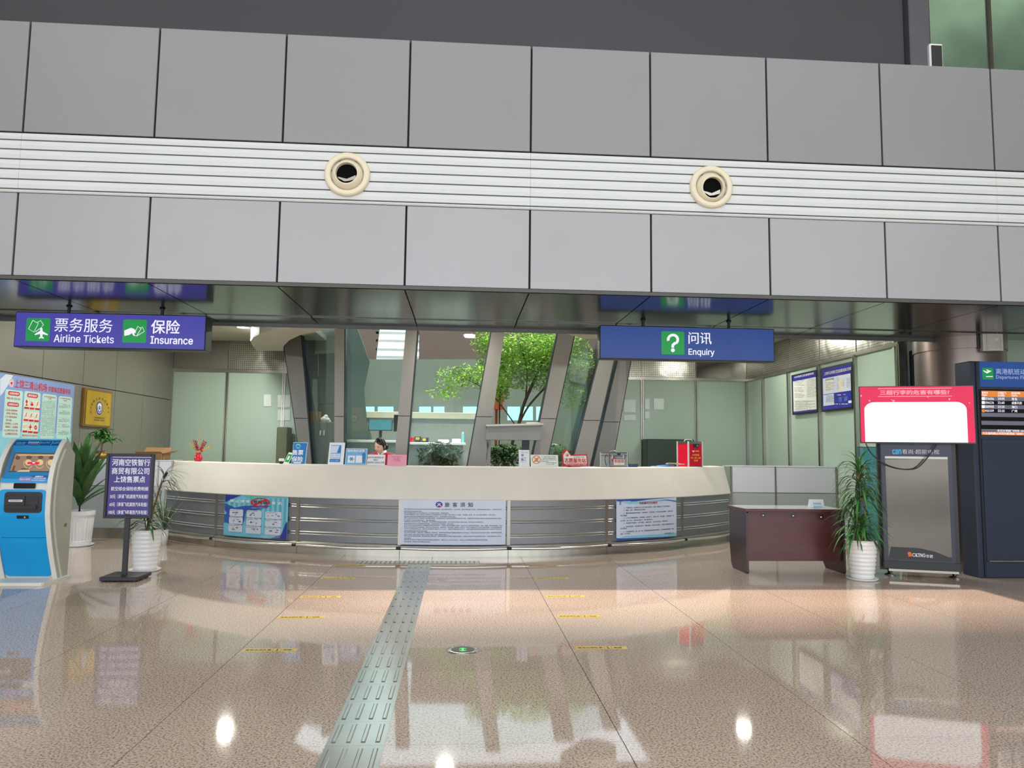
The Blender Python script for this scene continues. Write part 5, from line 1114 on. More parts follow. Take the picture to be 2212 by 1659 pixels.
def s3(S):
    S.text('print_white', '临时乘机证明', 1195, 1480, 345, 48, .03); S.poly('tk_blue', [(1440, 400), (1480, 370), (1500, 400), (1490, 560), (1440, 560)], .0015)
    S.rect('paper', 1195, 1315, 492, 128, 6); S.rect('paper', 1333, 1450, 492, 128, 6)
    S.disc('tk_sky', 1258, 485, 30, 26, d=.003)
    for k in range(6): a = PI/3*k; S.disc('tk_blue', 1258+38*math.cos(a), 487-34*math.sin(a), 8, 7, d=.0032)
    S.disc('tk_blue', 1258, 485, 14, 12, d=.0035); rline(S, 'ink_grey', 1208, 1305, 550, 7, unit=10, d=.003); rline(S, 'ink_grey', 1345, 1440, 550, 7, unit=10, d=.003)
card('counter_sign', 'wide light blue boarding certificate sign with two white squares', 'sign', 745, 791.5, 968.5, 'tk_sky', CR1, s3, rim='p_pale')
def s4(S):
    S.text('ink', '此处不办理改签业务！', 1530, 1815, 460, 32, .008); S.text('ink', '请前往', 1630, 1715, 502, 30, .008); S.text('ink', '登机柜台 AGSAOK 办理', 1532, 1815, 545, 32, .008)
card('paper_sign', 'white paper sign with three black lines in front of the seated woman', 'sign', 793, 831.5, 982, 'paper', CR1, s4, th=.002)
def s5(S):
    rline(S, 'p_rose' if 'p_rose' in MATS else M('p_rose', (196, 84, 104), .6) and 'p_rose', 1940, 2110, 448, 10, unit=12)
    for k in range(5): rline(S, 'p_rose', 1978-k % 2*6, 2070+k*6, 466+k*14, 8, unit=10)
card('paper_sign', 'pink paper sign right of the seated woman', 'sign', 836.5, 878, 982, 'paper_pink', CR1, s5, th=.002)
CR2 = (1100, 950, 4.809)
def s6(S):
    rline(S, 'ink_grey', 122, 190, 133, 7, unit=8); S.rect('p_lilac', 125, 150, 160, 20, 3); rline(S, 'ink_grey', 122, 175, 184, 5, unit=8); S.rect('p_lilac', 122, 148, 205, 24, 4); rline(S, 'ink_grey', 155, 182, 192, 5, unit=7); S.ring('ink_grey', 163, 218, 12, 14, .15); S.ring('ink_grey', 135, 228, 12, 8, .2); rline(S, 'ink_grey', 150, 180, 214, 5, unit=7)
card('paper_sign', 'white portrait paper sign under the service hatch', 'sign', 1121, 1144, 972, 'paper', CR2, s6, th=.002)
def s7(S):
    S.ring('sign_orange' if 'sign_orange' in MATS else M('sign_orange', (226, 92, 52), .4) and 'sign_orange', 282, 207, 45, 43, .14, d=.003); S.line('sign_orange', [(252, 236), (312, 178)], 9, .0035); S.line('sign_orange', [(255, 178), (312, 236)], 7, .0035); S.poly('gold', [(258, 215), (285, 188), (305, 200), (275, 230)], .002); S.disc('can_blue', 292, 222, 10, 8, d=.0025)
    for k in range(5): rline(S, 'ink_grey', 336-(k == 3)*4+(k == 4)*45, 488 if k < 3 else 410 if k == 3 else 490, 176+k*16, 8, unit=10)
    rline(S, 'ink_grey', 390, 470, 256, 7, unit=9)
card('counter_sign', 'low white no smoking sign with an orange crossed circle', 'sign', 1146.5, 1206, 982.5, 'n_white', CR2, s7)
# house shaped volunteer sign
o, U, No, V = iplane(1243, 6.04, 10); fn, uv = plane(o, U, V); S = Sheet(fn, uv, CR2); S.d = .003
t = thing('counter_sign', 'red and white house shaped volunteer service sign on the counter', 'sign', o)
hp = [(560, 272), (820, 272), (808, 150), (642, 156), (595, 97), (575, 112), (560, 110), (562, 135), (549, 158)]
b = MB(); P = [o+U*uv(CR2[0]+x/CR2[2], CR2[1]+y/CR2[2])[0]+V*max(0, uv(CR2[0]+x/CR2[2], CR2[1]+y/CR2[2])[1]) for x, y in hp]; b.prism(P, No*-.012); b.build('board', 'print_red', t)
S.poly('n_white', [(568, 248), (806, 248), (798, 164), (640, 168), (597, 112), (561, 158)], .002, 'sheet'); S.text('print_red', '志愿服务站', 575, 795, 216, 48, .03, d=.004)
S.ring('print_red', 600, 158, 18, 18, .2, d=.004); S.disc('print_red', 602, 160, 9, 9, d=.004); rline(S, 'print_red', 660, 790, 180, 9, unit=14, d=.004); S.text('paper', 'ZHI YUAN FU WU ZHAN', 582, 800, 260, 10, .02, d=.004); S.build(t)
b = MB(); q = lambda u, d, v: o+U*u-No*d+Vector((0, 0, v)); b.hexa([q(-.1, .012, 0), q(.1, .012, 0), q(.1, .08, 0), q(-.1, .08, 0)], [q(-.1, .012, .004), q(.1, .012, .004), q(.1, .08, .004), q(-.1, .08, .004)]); b.build('foot', 'print_red', t)
# silver toolbox: two faces seen, turned
def crate(name, label, cat, xc, x_left, x_right, ytop, r, turn, mats, depth, build_extra):
    t_ = CY(xc, 1004, r)[0]; o = onc(t_, r, ZK+.001); a = t_+R(turn); U = Vector((math.cos(a), math.sin(a), 0)); No = Vector((math.sin(a), -math.cos(a), 0))
    th = thing(name, label, cat, o); fn, uv = plane(o, U, (0, 0, 1)); u0 = 0; u1 = uv(x_right, 1000)[0]; h = uv((xc+x_right)/2, ytop)[1]
    build_extra(th, o, U, No, u1, h, fn, uv); return th
def toolbox(th, o, U, No, w_, h, fn, uv):
    b = MB(); obox(b, o, U, No, 0, w_, -.20, 0, 0, h); b.build('body', M('alu_panel', (176, 184, 188), .35, .4, .04, 4), th)
    for u in (0, w_):
        for n in (0, -.20): b = MB(); obox(b, o, U, No, u-.008, u+.008, n-.008, n+.008, 0, h); b.build('edge', 'chrome', th)
    for z in (.004, h*.76, h-.006): b = MB(); obox(b, o, U, No, -.004, w_+.004, -.205, .004, z-.005, z+.005); b.build('rim', 'steel', th)
    for u in (w_*.2, w_*.8): b = MB(); obox(b, o, U, No, u-.014, u+.014, .0, .012, h*.58, h*.82); b.build('latch', 'chrome', th)
    b = MB(); obox(b, o, U, No, w_*.42, w_*.58, .0, .01, h*.82, h*.93); b.build('lock', 'ink', th)
    b = MB(); b.tube(smooth([o+U*(w_*.3)-No*.1+Vector((0, 0, h)), o+U*(w_*.36)-No*.1+Vector((0, 0, h+.02)), o+U*(w_*.64)-No*.1+Vector((0, 0, h+.02)), o+U*(w_*.7)-No*.1+Vector((0, 0, h))]), .006, 6); b.build('handle', 'chrome', th)
    b = MB(); P = [o-U*.01-No*.05+Vector((0, 0, h*.85)), o-U*.035-No*.05+Vector((0, 0, h*.6)), o-U*.02-No*.05+Vector((0, 0, h*.2)), o-U*.01-No*.05+Vector((0, 0, .02))]; b.tube(smooth(P), .005, 6); b.build('strap', 'ink', th)
    S = Sheet(fn, uv, CR2); S.d = .012; S.rr('print_red', w_*.20, w_*.82, h*.12, h*.55, 0, d=.0045, name='label'); S.rr('n_white', w_*.215, w_*.805, h*.14, h*.53, 0, d=.006, name='label'); S.text('print_red', '便民服务箱', 1090, 1186, 222, 34, .01, d=.008); S.rect('print_red', 1066, 1074, 212, 22, d=.006); S.ring('print_red', 1092, 190, 8, 8, .3, d=.008); S.ring('print_red', 1106, 190, 8, 8, .3, d=.008); S.build(th)
crate('toolbox', 'silver aluminium service box with latches on the counter', 'case', 1316, 1299, 1356, 977, 6.04, 8, None, .2, toolbox)
def redbox(th, o, U, No, w_, h, fn, uv):
    b = MB(); obox(b, o, U, No, 0, w_, -.26, 0, 0, h*.9); b.build('body', M('box_red', (206, 12, 46), .35, 0, .04, 4), th)
    b = MB(); obox(b, o, U, No, -.004, w_+.004, -.264, .004, h*.9, h); b.build('lid', 'steel', th)
    for u in (0, w_):
        for n in (0, -.26): b = MB(); obox(b, o, U, No, u-.01, u+.01, n-.01, n+.01, 0, h); b.build('edge', 'slat_white', th)
    b = MB(); obox(b, o, U, No, 0, w_, -.0, .006, 0, .012); b.build('rim', 'steel', th)
    b = MB(); obox(b, o, U, No, w_*.36, w_*.7, .0, .012, h*.76, h*.90); b.build('latch', 'ink', th)
    b = MB(); obox(b, o, U, No, w_*.55, w_*.64, .012, .018, h*.80, h*.86); b.build('key', 'chrome', th)
    b = MB(); b.tube(smooth([o+U*(w_*.1)-No*.13+Vector((0, 0, h)), o+U*(w_*.2)-No*.13+Vector((0, 0, h+.025)), o+U*(w_*.6)-No*.13+Vector((0, 0, h+.025)), o+U*(w_*.7)-No*.13+Vector((0, 0, h))]), .007, 6); b.build('handle', 'slat_white', th)
    S = Sheet(fn, uv, CR2); S.d = .002
    for tx, x0, x1, y, hh in (('文件配载', 1900, 1972, 158, 18), ('安全、服务、品质', 1884, 1988, 188, 18), ('总调', 1916, 1956, 216, 18)): S.text('gold_print' if 'gold_print' in MATS else M('gold_print', (244, 202, 74), .5) and 'gold_print', tx, x0, x1, y, hh, .02, d=.003)
    S.poly('paper', [(1898, 108), (1912, 118), (1926, 108), (1918, 128), (1906, 128)], .003); S.rect('gold_print', 1932, 1970, 118, 8, d=.003); S.build(th)
crate('document_box', 'bright red metal document box with silver lid on the counter', 'box', 1487.5, 1465, 1517, 953.5, 6.04, -14, None, .26, redbox)
# vase of red and gold flowers
c = onc(CY(428, 996, 5.93)[0], 5.93, ZK); va = thing('flower_vase', 'red vase of red and gold artificial flowers on the left counter end', 'vase', c)
b = MB(); b.lathe([(.001, 0), (.05, 0), (.063, .03), (.064, .05), (.05, .085), (.032, .108), (.034, .122), (.046, .138), (.040, .138), (.028, .118)], c, 24); b.build('vase', M('vase_red', (190, 20, 44), .22, 0, .12, 14), va)
b = MB(); b.lathe([(.001, .001), (.016, .0)], c+Vector((-.03, -.052, .055)), 12, (-.5, -.8, .2)); b.build('gold_mark', 'gold_print', va)
M('berry', (158, 18, 44), .3, 0, .3, 20); rv = random.Random(5)
for dx, L, mt, r_ in ((-.085, .21, 'berry', .0105), (-.055, .2, 'berry', .0105), (.07, .2, 'berry', .0105), (.10, .18, 'berry', .0105), (.005, .34, 'gold_soft', .008), (-.16, .17, 'gold', .009), (.20, .12, 'gold', .010)):
    if mt == 'gold_soft': M('gold_soft', (190, 172, 110), .4, .2, .2, 20)
    p0 = c+Vector((0, 0, .12)); p1 = c+Vector((dx, rv.uniform(-.03, .03), .12+L)); b = MB(); b.tube([p0, p1], .0025, 5); b.build('stem', 'gold_soft' if 'gold_soft' in MATS else M('gold_soft', (190, 172, 110), .4, .2, .2, 20) and 'gold_soft', va)
    b = MB()
    for k in range(16):
        p = p0.lerp(p1, .28+.72*k/15); a = k*2.4; b.ball(p+Vector((math.cos(a), math.sin(a), .3))*r_*1.2, r_*(1.1-.3*k/15), 6)
    b.build('blossom', mt, va)
b = MB(); b.ball(c+Vector((.055, -.02, .165)), .02, 8); b.build('blossom', 'print_red', va)
# small things
c = onc(CY(608, 998, 5.98)[0], 5.98, ZK); t = thing('tape_cup', 'small white topped black cup beside the green card stand', 'cup', c)
b = MB(); b.lathe([(.001, 0), (.028, 0), (.03, .035), (.001, .035)], c, 16); b.build('base', 'black', t); b = MB(); b.lathe([(.034, .036), (.04, .05), (.036, .075), (.028, .07), (.02, .045)], c, 16); b.build('rim', 'white_ceramic', t)
o, U, No, V = iplane(616, 6.03, 14); t = thing('payment_card_stand', 'green and white tilted payment card stand left of the tall blue sign', 'card stand', o)
V2 = (V+U*.35).normalized(); U2 = (U-V*.12).normalized(); fn, uv = plane(o, U2, V2); S = Sheet(fn, uv); S.rr('paper', -.035, .05, 0, .175, .006, d=.0, name='card', th=.006); S.rr('pay_green', -.028, .043, .03, .15, .004, d=.0015, name='print'); S.rr('paper', -.008, .024, .062, .122, 0, d=.003, name='print'); S.build(t)
b = MB(); b.hexa([o-U*.04, o+U*.05, o+U*.05-No*.05, o-U*.04-No*.05], [p+Vector((0, 0, .008)) for p in (o-U*.04, o+U*.05, o+U*.05-No*.05, o-U*.04-No*.05)]); b.build('foot', 'paper', t)
o, U, No, V = iplane(1369, 5.98, 0); b = MB(); obox(b, o, U, No, -.09, .08, -.12, 0, 0, .045); tag(b.build('paper_box', M('box_navy', (46, 58, 96), .5)), 'low navy blue box right of the silver case', 'box')
rm = random.Random(9)
for k, (x, cl, lab) in enumerate(((1428, 'p_pale', 'pale leaflet at the bottom of the magazine pile'), (1440, 'tk_sky', 'light blue magazine spread in the pile by the red box'), (1447, 'p_blue', 'dark blue magazine on top of the pile by the red box'), (1460, 'paper', 'white leaflet against the red box'), (1456, 'yellow_tape', 'thin yellow edged booklet in the pile by the red box'))):
    o, U, No, V = iplane(x, 5.98, 0); a = R(rm.uniform(-25, 25)); U2 = U*math.cos(a)+No*math.sin(a); N2 = U2.cross(Vector((0, 0, 1))); z = .0125*k
    b = MB(); o2 = o+Vector((0, 0, z)); th_ = .010; b.hexa([o2+U2*-.12+N2*-.1, o2+U2*.12+N2*-.1, o2+U2*.12+N2*.06, o2+U2*-.12+N2*.06], [p+Vector((0, 0, th_+.008*(k == 2)*(i > 1))) for i, p in enumerate((o2+U2*-.12+N2*-.1, o2+U2*.12+N2*-.1, o2+U2*.12+N2*.06, o2+U2*-.12+N2*.06))]); tag(b.build('magazine', cl), lab, 'magazine', 'magazines piled on the counter')
for x, w_, lab in ((1283, .16, 'flat white sheet between house sign and silver case'), (1546, .2, 'flat white sheet at the right end of the counter')):
    o, U, No, V = iplane(x, 6.0, 0); b = MB(); obox(b, o, U, No, -w_/2, w_/2, -.15, .02, 0, .004); tag(b.build('paper_sheet', 'paper'), lab, 'paper')
o, U, No, V = iplane(1152, 5.0, 0); 
c = PY(1152, 916, 12.98); b = MB(); b.bbox(c.x-.12, c.x+.12, 12.98, 13.15, c.z-.012, c.z+.028, .004); tag(b.build('paper_box', 'w_cream'), 'cream flat box on the sill of the service hatch', 'box')
# open cardboard box on the left end counter
c = Vector((-4.93, 12.2, 1.2225)); cb = thing('cardboard_box', 'open brown cardboard box on the left end counter behind the purple sign', 'box', c)
b = MB(); w_, d_, h_ = .21, .15, .10
for x0, x1, y0, y1 in ((-w_, w_, -d_, -d_+.006), (-w_, w_, d_-.006, d_), (-w_, -w_+.006, -d_, d_), (w_-.006, w_, -d_, d_)): b.box(c.x+x0, c.x+x1, c.y+y0, c.y+y1, c.z, c.z+h_)
b.box(c.x-w_, c.x+w_, c.y-d_, c.y+d_, c.z, c.z+.004); b.build('carton', 'cardboard', cb)
for q in (((-w_, -d_), (w_, -d_), (w_, -d_-.1), (-w_+.03, -d_-.1), .03), ((-w_, d_), (w_, d_), (w_-.02, d_+.08), (-w_, d_+.08), .09), ((w_, -d_), (w_, d_), (w_+.13, d_), (w_+.13, -d_), .04)):
    b = MB(); P = [c+Vector((q[i][0], q[i][1], h_+(q[4] if i > 1 else 0))) for i in range(4)]; b.prism(P, (0, 0, .005)); b.build('flap', 'cardboard', cb)
b = MB(); b.box(c.x-.13, c.x+.1, c.y-d_-.003, c.y-d_, c.z+.02, c.z+.085); b.build('shipping_label', 'paper', cb)

# ================================================================ PERSON SEATED BEHIND THE COUNTER
PB = Vector((-1.80, 11.12, 0)); HC = PY(821, 963.5, 11.0)       # pelvis column, head centre
pe = thing('person', 'woman with tied black hair in a red jacket sitting behind the counter looking down', 'person', (HC.x, HC.y, 0))
FA = R(-32); FR = Matrix.Rotation(FA, 3, 'Z') @ Matrix.Rotation(R(16), 3, 'X') @ Matrix.Rotation(R(4), 3, 'Y')
def skinned(name, verts, edges, rad, mat, root=0):
    me = bpy.data.meshes.new(name); me.from_pydata([Vector(v) for v in verts], edges, []); o = bpy.data.objects.new(name, me); C.objects.link(o)
    mo = o.modifiers.new('s', 'SKIN'); mo.use_smooth_shade = True
    for i, r_ in enumerate(rad): me.skin_vertices[0].data[i].radius = (r_, r_) if not isinstance(r_, tuple) else r_
    for i in range(len(verts)): me.skin_vertices[0].data[i].use_root = (i == root)
    su = o.modifiers.new('u', 'SUBSURF'); su.levels = su.render_levels = 2
    dg = bpy.context.evaluated_depsgraph_get(); m2 = bpy.data.meshes.new_from_object(o.evaluated_get(dg)); bpy.data.objects.remove(o)
    return m2
hx, hy = HC.x, HC.y
zs_ = HC.z-.125                                                   # shoulder line
pel = Vector((hx+.03, hy+.12, .62)); 
chest = Vector((hx+.04, hy+.05, zs_-.10)); neck = Vector((hx+.035, hy+.03, zs_+.05))
fwd = Vector((math.sin(FA)*.6, -1, 0)).normalized(); rgt = Vector((fwd.y, -fwd.x, 0))   # her right hand side (picture left)
def J(v): return Vector(v)
V = [pel, pel+Vector((0, -.01, .20)), chest, neck, neck+(HC-neck)*.55]
Rs = [(.17, .13), (.13, .10), (.125, .09), .046, .05]
E = [(0, 1), (1, 2), (2, 3), (3, 4)]
for s in (1, -1):
    sh = chest+rgt*.17*s+Vector((0, 0, .05)); el = sh+rgt*.05*s+fwd*.10+Vector((0, 0, -.27)); wr = el+fwd*.22-rgt*.10*s+Vector((0, 0, .0)); wr.z = max(wr.z, .80)
    k = len(V); V += [sh, el, wr]; Rs += [.052, .044, .030]; E += [(2, k), (k, k+1), (k+1, k+2)]
    hip = pel+rgt*.095*s; kn = hip+fwd*.42+Vector((0, 0, .02)); an = kn+Vector((0, .02, -.50))+fwd*.02; toe = an+fwd*.13+Vector((0, 0, -.04))
    k = len(V); V += [hip, kn, an, toe]; Rs += [.095, .062, .042, .036]; E += [(0, k), (k, k+1), (k+1, k+2), (k+2, k+3)]
bm_ = skinned('body', V, E, Rs, 'skin')
# head joined into the body mesh
def headpt(a, e):   # a: azimuth (0 = face), e: elevation
    x = .074*math.cos(e)*math.sin(a); y = -.094*math.cos(e)*math.cos(a); z = .118*math.sin(e); fz = math.cos(a)*math.cos(e)
    if z < 0: k = 1-.30*(-z/.118)**1.3; x *= k; y *= 1-.12*(-z/.118)
    if fz > 0:
        y += -.020*math.exp(-((x/.014)**2))*math.exp(-(((z+.022)/.020)**2))      # nose
        y += .010*math.exp(-(((abs(x)-.031)/.017)**2))*math.exp(-(((z-.004)/.014)**2))   # eye sockets
        y += -.006*math.exp(-((x/.022)**2))*math.exp(-(((z+.060)/.010)**2))      # lips
        y += -.009*math.exp(-((x/.022)**2))*math.exp(-(((z+.100)/.016)**2))      # chin
        y += -.004*math.exp(-(((abs(x)-.04)/.02)**2))*math.exp(-(((z+.035)/.025)**2))
    return HC+FR @ Vector((x, y, z))
b = MB(); na, ne = 56, 40
vs_ = [headpt(2*PI*i/na, -PI/2+PI*j/ne) for j in range(ne+1) for i in range(na)]
b.add(vs_, [(j*na+i, j*na+(i+1) % na, (j+1)*na+(i+1) % na, (j+1)*na+i) for j in range(ne) for i in range(na)], True)
b.add([v.co.copy() for v in bm_.vertices], [tuple(p.vertices) for p in bm_.polygons], True)
for s in (1, -1):                                                 # ears
    e0 = HC+FR @ Vector((.073*s, .012, -.004)); b.ball(e0, .028, 8, (.35, .6, 1.05))
    wr = V[7-2 if False else (7 if s == 1 else 14)-0]
def hand(b, wr, el, s):
    d = (wr-el).normalized(); sd = d.cross(Vector((0, 0, 1))).normalized()*s; up = sd.cross(d)*s
    b.tube([wr-d*.01, wr+d*.045, wr+d*.085], [.024, .032, .030], 10)
    for k, L in enumerate((.062, .072, .066, .05)):
        p = wr+d*.08+sd*(.026-.017*k); b.tube([p, p+d*L*.45+Vector((0, 0, -.006)), p+d*L*.8+Vector((0, 0, -.022)), p+d*L*.92+Vector((0, 0, -.036))], [.0085, .008, .007, .005], 6)
    p = wr+d*.025+sd*.028; b.tube([p, p+d*.025+sd*.022, p+d*.052+sd*.026+Vector((0, 0, -.008))], [.011, .010, .007], 6)
for k, s in ((5, 1), (12, -1)): hand(b, V[k+2], V[k+1], s)
b.build('body', 'skin', pe)
# jacket over trunk and arms, skirt and trousers dark
V2 = V[:3]; R2 = [(.185, .145), (.15, .12), (.172, .13)]; E2 = [(0, 1), (1, 2)]; V2.append(neck+Vector((0, 0, .0))); R2.append((.088, .08)); E2.append((2, 3))
for k in (5, 12):
    q = len(V2); V2 += [V[k], V[k+1], V[k+1].lerp(V[k+2], .85)]; R2 += [.076, .060, .048]; E2 += [(2, q), (q, q+1), (q+1, q+2)]
jm = skinned('jacket', V2, E2, R2, 'jacket_red'); b = MB(); b.add([v.co.copy() for v in jm.vertices], [tuple(p.vertices) for p in jm.polygons], True); b.build('jacket', 'jacket_red', pe)
V3 = [V[0]]; R3 = [(.18, .14)]; E3 = []
for k in (8, 15):
    q = len(V3); V3 += [V[k], V[k+1], V[k+2]]; R3 += [.108, .076, .056]; E3 += [(0, q), (q, q+1), (q+1, q+2)]
tm = skinned('trousers', V3, E3, R3, 'ink'); b = MB(); b.add([v.co.copy() for v in tm.vertices], [tuple(p.vertices) for p in tm.polygons], True); b.build('trousers', M('trouser_navy', (30, 32, 48), .7), pe)
b = MB()                                                          # white collar
nd = (HC-neck).normalized(); fl = Vector((fwd.x, fwd.y, 0))
for s in (1, -1):
    p = neck+rgt*.05*s+Vector((0, .0, -.005)); b.add([p-fl*.02+Vector((0, 0, .02)), p+fl*.045-rgt*.02*s+Vector((0, 0, .012)), neck+fl*.10-Vector((0, 0, .07)), p+fl*.055+rgt*.012*s-Vector((0, 0, .02)), p-fl*.02+rgt*.012*s-Vector((0, 0, .004))], [(0, 1, 2, 3, 4)])
b.build('collar', 'paper', pe)
# hair: side parted cap with a low bun
def hairline(a):
    aa = abs((a+PI) % (2*PI)-PI)
    s = math.sin(a) if math.cos(a) > -.2 else 0; aa = abs(math.atan2(math.sin(a), math.cos(a))); sg = 1 if math.sin(a) > 0 else -1
    t = aa*sg+.35                                                 # distance from the parting
    if t > 0: e = 44-30*min(1, t/1.3)**1.1
    else: e = 44-34*min(1, -t/.9)**1.4
    if aa > 1.15: e = min(e, 14-(aa-1.15)/.45*52)
    return R(max(-42, e))
b = MB(); ns = 22; vs_ = []; na = 96
for j in range(ns+1):
    for i in range(na):
        a = 2*PI*i/na; e = hairline(a)+(PI/2-hairline(a))*j/ns; p = headpt(a, e); k = 1.10+.02*math.sin(a*9) if j else 1.02
        vs_.append(HC+(p-HC)*k)
b.add(vs_, [(j*na+i, j*na+(i+1) % na, (j+1)*na+(i+1) % na, (j+1)*na+i) for j in range(ns) for i in range(na)], True)
b.ball(HC+FR @ Vector((.015, .112, -.045)), .042, 12, (1, .9, 1))
b.build('hair', 'hair', pe)
b = MB(); 
for s in (1, -1):
    b.tube([headpt(math.asin(max(-1, min(1, x*s/.074))), .165-.06*abs(x-.032)/.02)+FR @ Vector((0, -.0015, 0)) for x in (.014, .026, .038, .05)], [.0022, .003, .0026, .0014], 5)
b.build('eyebrow', 'eye_dark', pe)
b = MB()
for s in (1, -1): b.tube([headpt(math.asin(max(-1, min(1, x*s/.074))), .02-.10*(1-((x-.031)/.017)**2)*.5)+FR @ Vector((0, -.001, 0)) for x in (.015, .023, .031, .039, .047)], [.0012, .0026, .003, .0026, .0014], 5)
b.build('eyelash', 'eye_dark', pe)
b = MB(); b.tube([headpt(x/.06, -.53-.02*abs(x)/.02)+FR @ Vector((0, -.0015, 0)) for x in (-.022, -.012, 0, .012, .022)], [.0015, .0045, .005, .0045, .0015], 6); b.build('lips', 'lips', pe)
# stool
sl = thing('office_stool', 'dark office stool under the seated woman', 'chair', (pel.x, pel.y, 0)); c = Vector((pel.x, pel.y, 0))
b = MB(); b.lathe([(.001, .44), (.19, .44), (.205, .46), (.2, .50), (.001, .505)], c, 24); b.build('seat', 'black', sl); b = MB(); b.tube([c+Vector((0, 0, .06)), c+Vector((0, 0, .45))], .025, 10); b.build('pole', 'chrome', sl)
for k in range(5): a = 2*PI*k/5; b = MB(); b.tube([c+Vector((0, 0, .07)), c+Vector((.24*math.cos(a), .24*math.sin(a), .05))], .016, 6); b.ball(c+Vector((.24*math.cos(a), .24*math.sin(a), .025)), .024, 8); b.build('leg', 'black', sl)

# ================================================================ INSIDE THE GLASS CORE
def tree(name, label, base, pts, blobs, n, seed, mat='leaf_tree', ls=.05):
    t = thing(name, label, 'tree', base); rt = random.Random(seed); b = MB()
    for p, r_ in pts: b.tube(smooth([Vector(q) for q in p]), r_, 7)
    b.build('trunk', 'bark', t); vs = []; fs = []; tot = sum(q[1].x*q[1].y*q[1].z for q in blobs)
    for c_, sz in blobs:
        for _ in range(int(n*sz.x*sz.y*sz.z/tot)):
            d = Vector((rt.gauss(0, 1), rt.gauss(0, 1), rt.gauss(0, 1))).normalized()*rt.random()**.45; p = c_+Vector((d.x*sz.x, d.y*sz.y, d.z*sz.z))
            u = Vector((rt.gauss(0, 1), rt.gauss(0, 1), rt.gauss(0, .5))).normalized(); v_ = u.cross(Vector((rt.gauss(0, .4), rt.gauss(0, .4), 1))).normalized(); s = ls*(.6+.8*rt.random()); k = len(vs)
            vs += [p-u*s, p+v_*s*.33, p+u*s, p-v_*s*.33]; fs.append((k, k+1, k+2, k+3))
    b = MB(); b.add(vs, fs); o = b.build('foliage', mat, t); o['kind'] = 'stuff'; return t
B_ = lambda x, y, Y, sx, sy, sz: (PY(x, y, Y), Vector((sx, sy, sz)))
T0 = PY(1098, 1000, 15.6); tp = lambda x, y, Y=15.6: PY(x, y, Y)
tree('courtyard_tree', 'green leafy tree with a leaning slender trunk inside the glass core', (T0.x, 15.6, 0),
     [([(T0.x-.1, 15.6, 0), tp(1100, 985), tp(1118, 925), tp(1133, 870), tp(1160, 810)], .035), ([tp(1120, 920), tp(1140, 880), tp(1175, 840), tp(1215, 800)], .022), ([tp(1135, 868), tp(1138, 800), tp(1120, 730)], .018), ([tp(1150, 830), tp(1180, 770), tp(1215, 740)], .014), ([tp(1118, 925), tp(1060, 850), tp(990, 810)], .014)],
     [B_(1150, 775, 15.6, .95, .8, .72), B_(1225, 780, 15.8, .6, .6, .75), B_(1075, 780, 15.3, .45, .6, .6), B_(1010, 815, 15.0, .72, .4, .28), B_(960, 850, 15.0, .38, .35, .16), B_(1045, 735, 15.2, .3, .4, .3), B_(1240, 860, 15.6, .35, .35, .3)], 17000, 4, ls=.042)
for nm, lab, x, y, Y, sx, sz, mt, sd in (('shrub', 'dark leafy shrub at the foot of the glass below the white desk', 950, 985, 14.4, .45, .28, 'leaf_deep', 1), ('shrub', 'grassy shrub seen below the service hatch', 1088, 985, 14.4, .42, .26, 'leaf_deep', 2), ('shrub', 'yellow green shrub seen through the hatch opening near the orange planter', 1080, 835, 17.0, .3, .4, 'leaf_tree', 3), ('shrub', 'low shrub between the right leaning columns', 1200, 990, 15.0, .4, .3, 'leaf_mid', 5)):
    c = PY(x, y, Y); tree(nm, lab, (c.x, Y, 0), [([(c.x, Y, 0), (c.x, Y, c.z-.1), (c.x+.05, Y, c.z)], .02)], [(c, Vector((sx, .3, sz)))], 900, sd, mt, .06)
# white desks with things on them
def deskpx(label, pts, Y, items=True):
    P = [PZ(x, y, .0+Y) for x, y in pts]; t = thing('office_desk', label, 'desk', (sum((p for p in P), Vector())/len(P)).to_tuple()[:2]+(0,))
    b = MB(); b.prism(P, (0, 0, -.04)); b.build('desktop', 'board_white', t)
    b = MB()
    for p in P: b.box(p.x-.03, p.x+.03, p.y-.03, p.y+.03, 0, p.z-.04)
    b.build('leg', 'board_pale', t); return t
Yd = 14.7
def flat(name, mat, pts, Y, th=.04):
    P = [PY(x, y, Y) for x, y in pts]; b = MB(); b.prism(P, (0, th, 0)); return b.build(name, mat)
t = thing('office_desk', 'white office desk behind the glass right of the seated woman', 'desk', (-1.0, Yd, 0))
c0, c1 = PY(880, 955, Yd), PY(1006, 955, Yd)
b = MB(); b.bbox(c0.x, c1.x, Yd-.1, Yd+.6, c0.z-.05, c0.z-.0, .006); b.build('desktop', 'paper', t); b = MB(); b.box(c0.x+.05, c1.x-.05, Yd+.02, Yd+.05, .1, c0.z-.05); b.build('front_panel', 'board_pale', t)
t2 = thing('office_desk', 'white office desk behind the glass left of the seated woman', 'desk', (-2.4, Yd, 0))
c2, c3 = PY(745, 950, Yd), PY(860, 950, Yd); b = MB(); b.bbox(c2.x, c3.x, Yd-.2, Yd+.6, c2.z-.05, c2.z, .006); b.build('desktop', 'paper', t2); b = MB(); b.box(c2.x+.02, c3.x-.02, Yd-.1, Yd-.07, .1, c2.z-.05); b.build('front_panel', 'board_pale', t2)
pt = thing('desk_partition', 'cream topped low partition behind the white desks', 'partition', (-1.6, 16.2, 0)); a_, c_ = PY(745, 890, 16.2), PY(1050, 890, 16.2)
b = MB(); b.box(a_.x, c_.x, 16.2, 16.3, 0, a_.z-.12); b.build('panel', 'board_pale', pt); b = MB(); b.bbox(a_.x, c_.x, 16.17, 16.33, a_.z-.12, a_.z+.02, .006); b.build('cap', 'w_cream', pt)
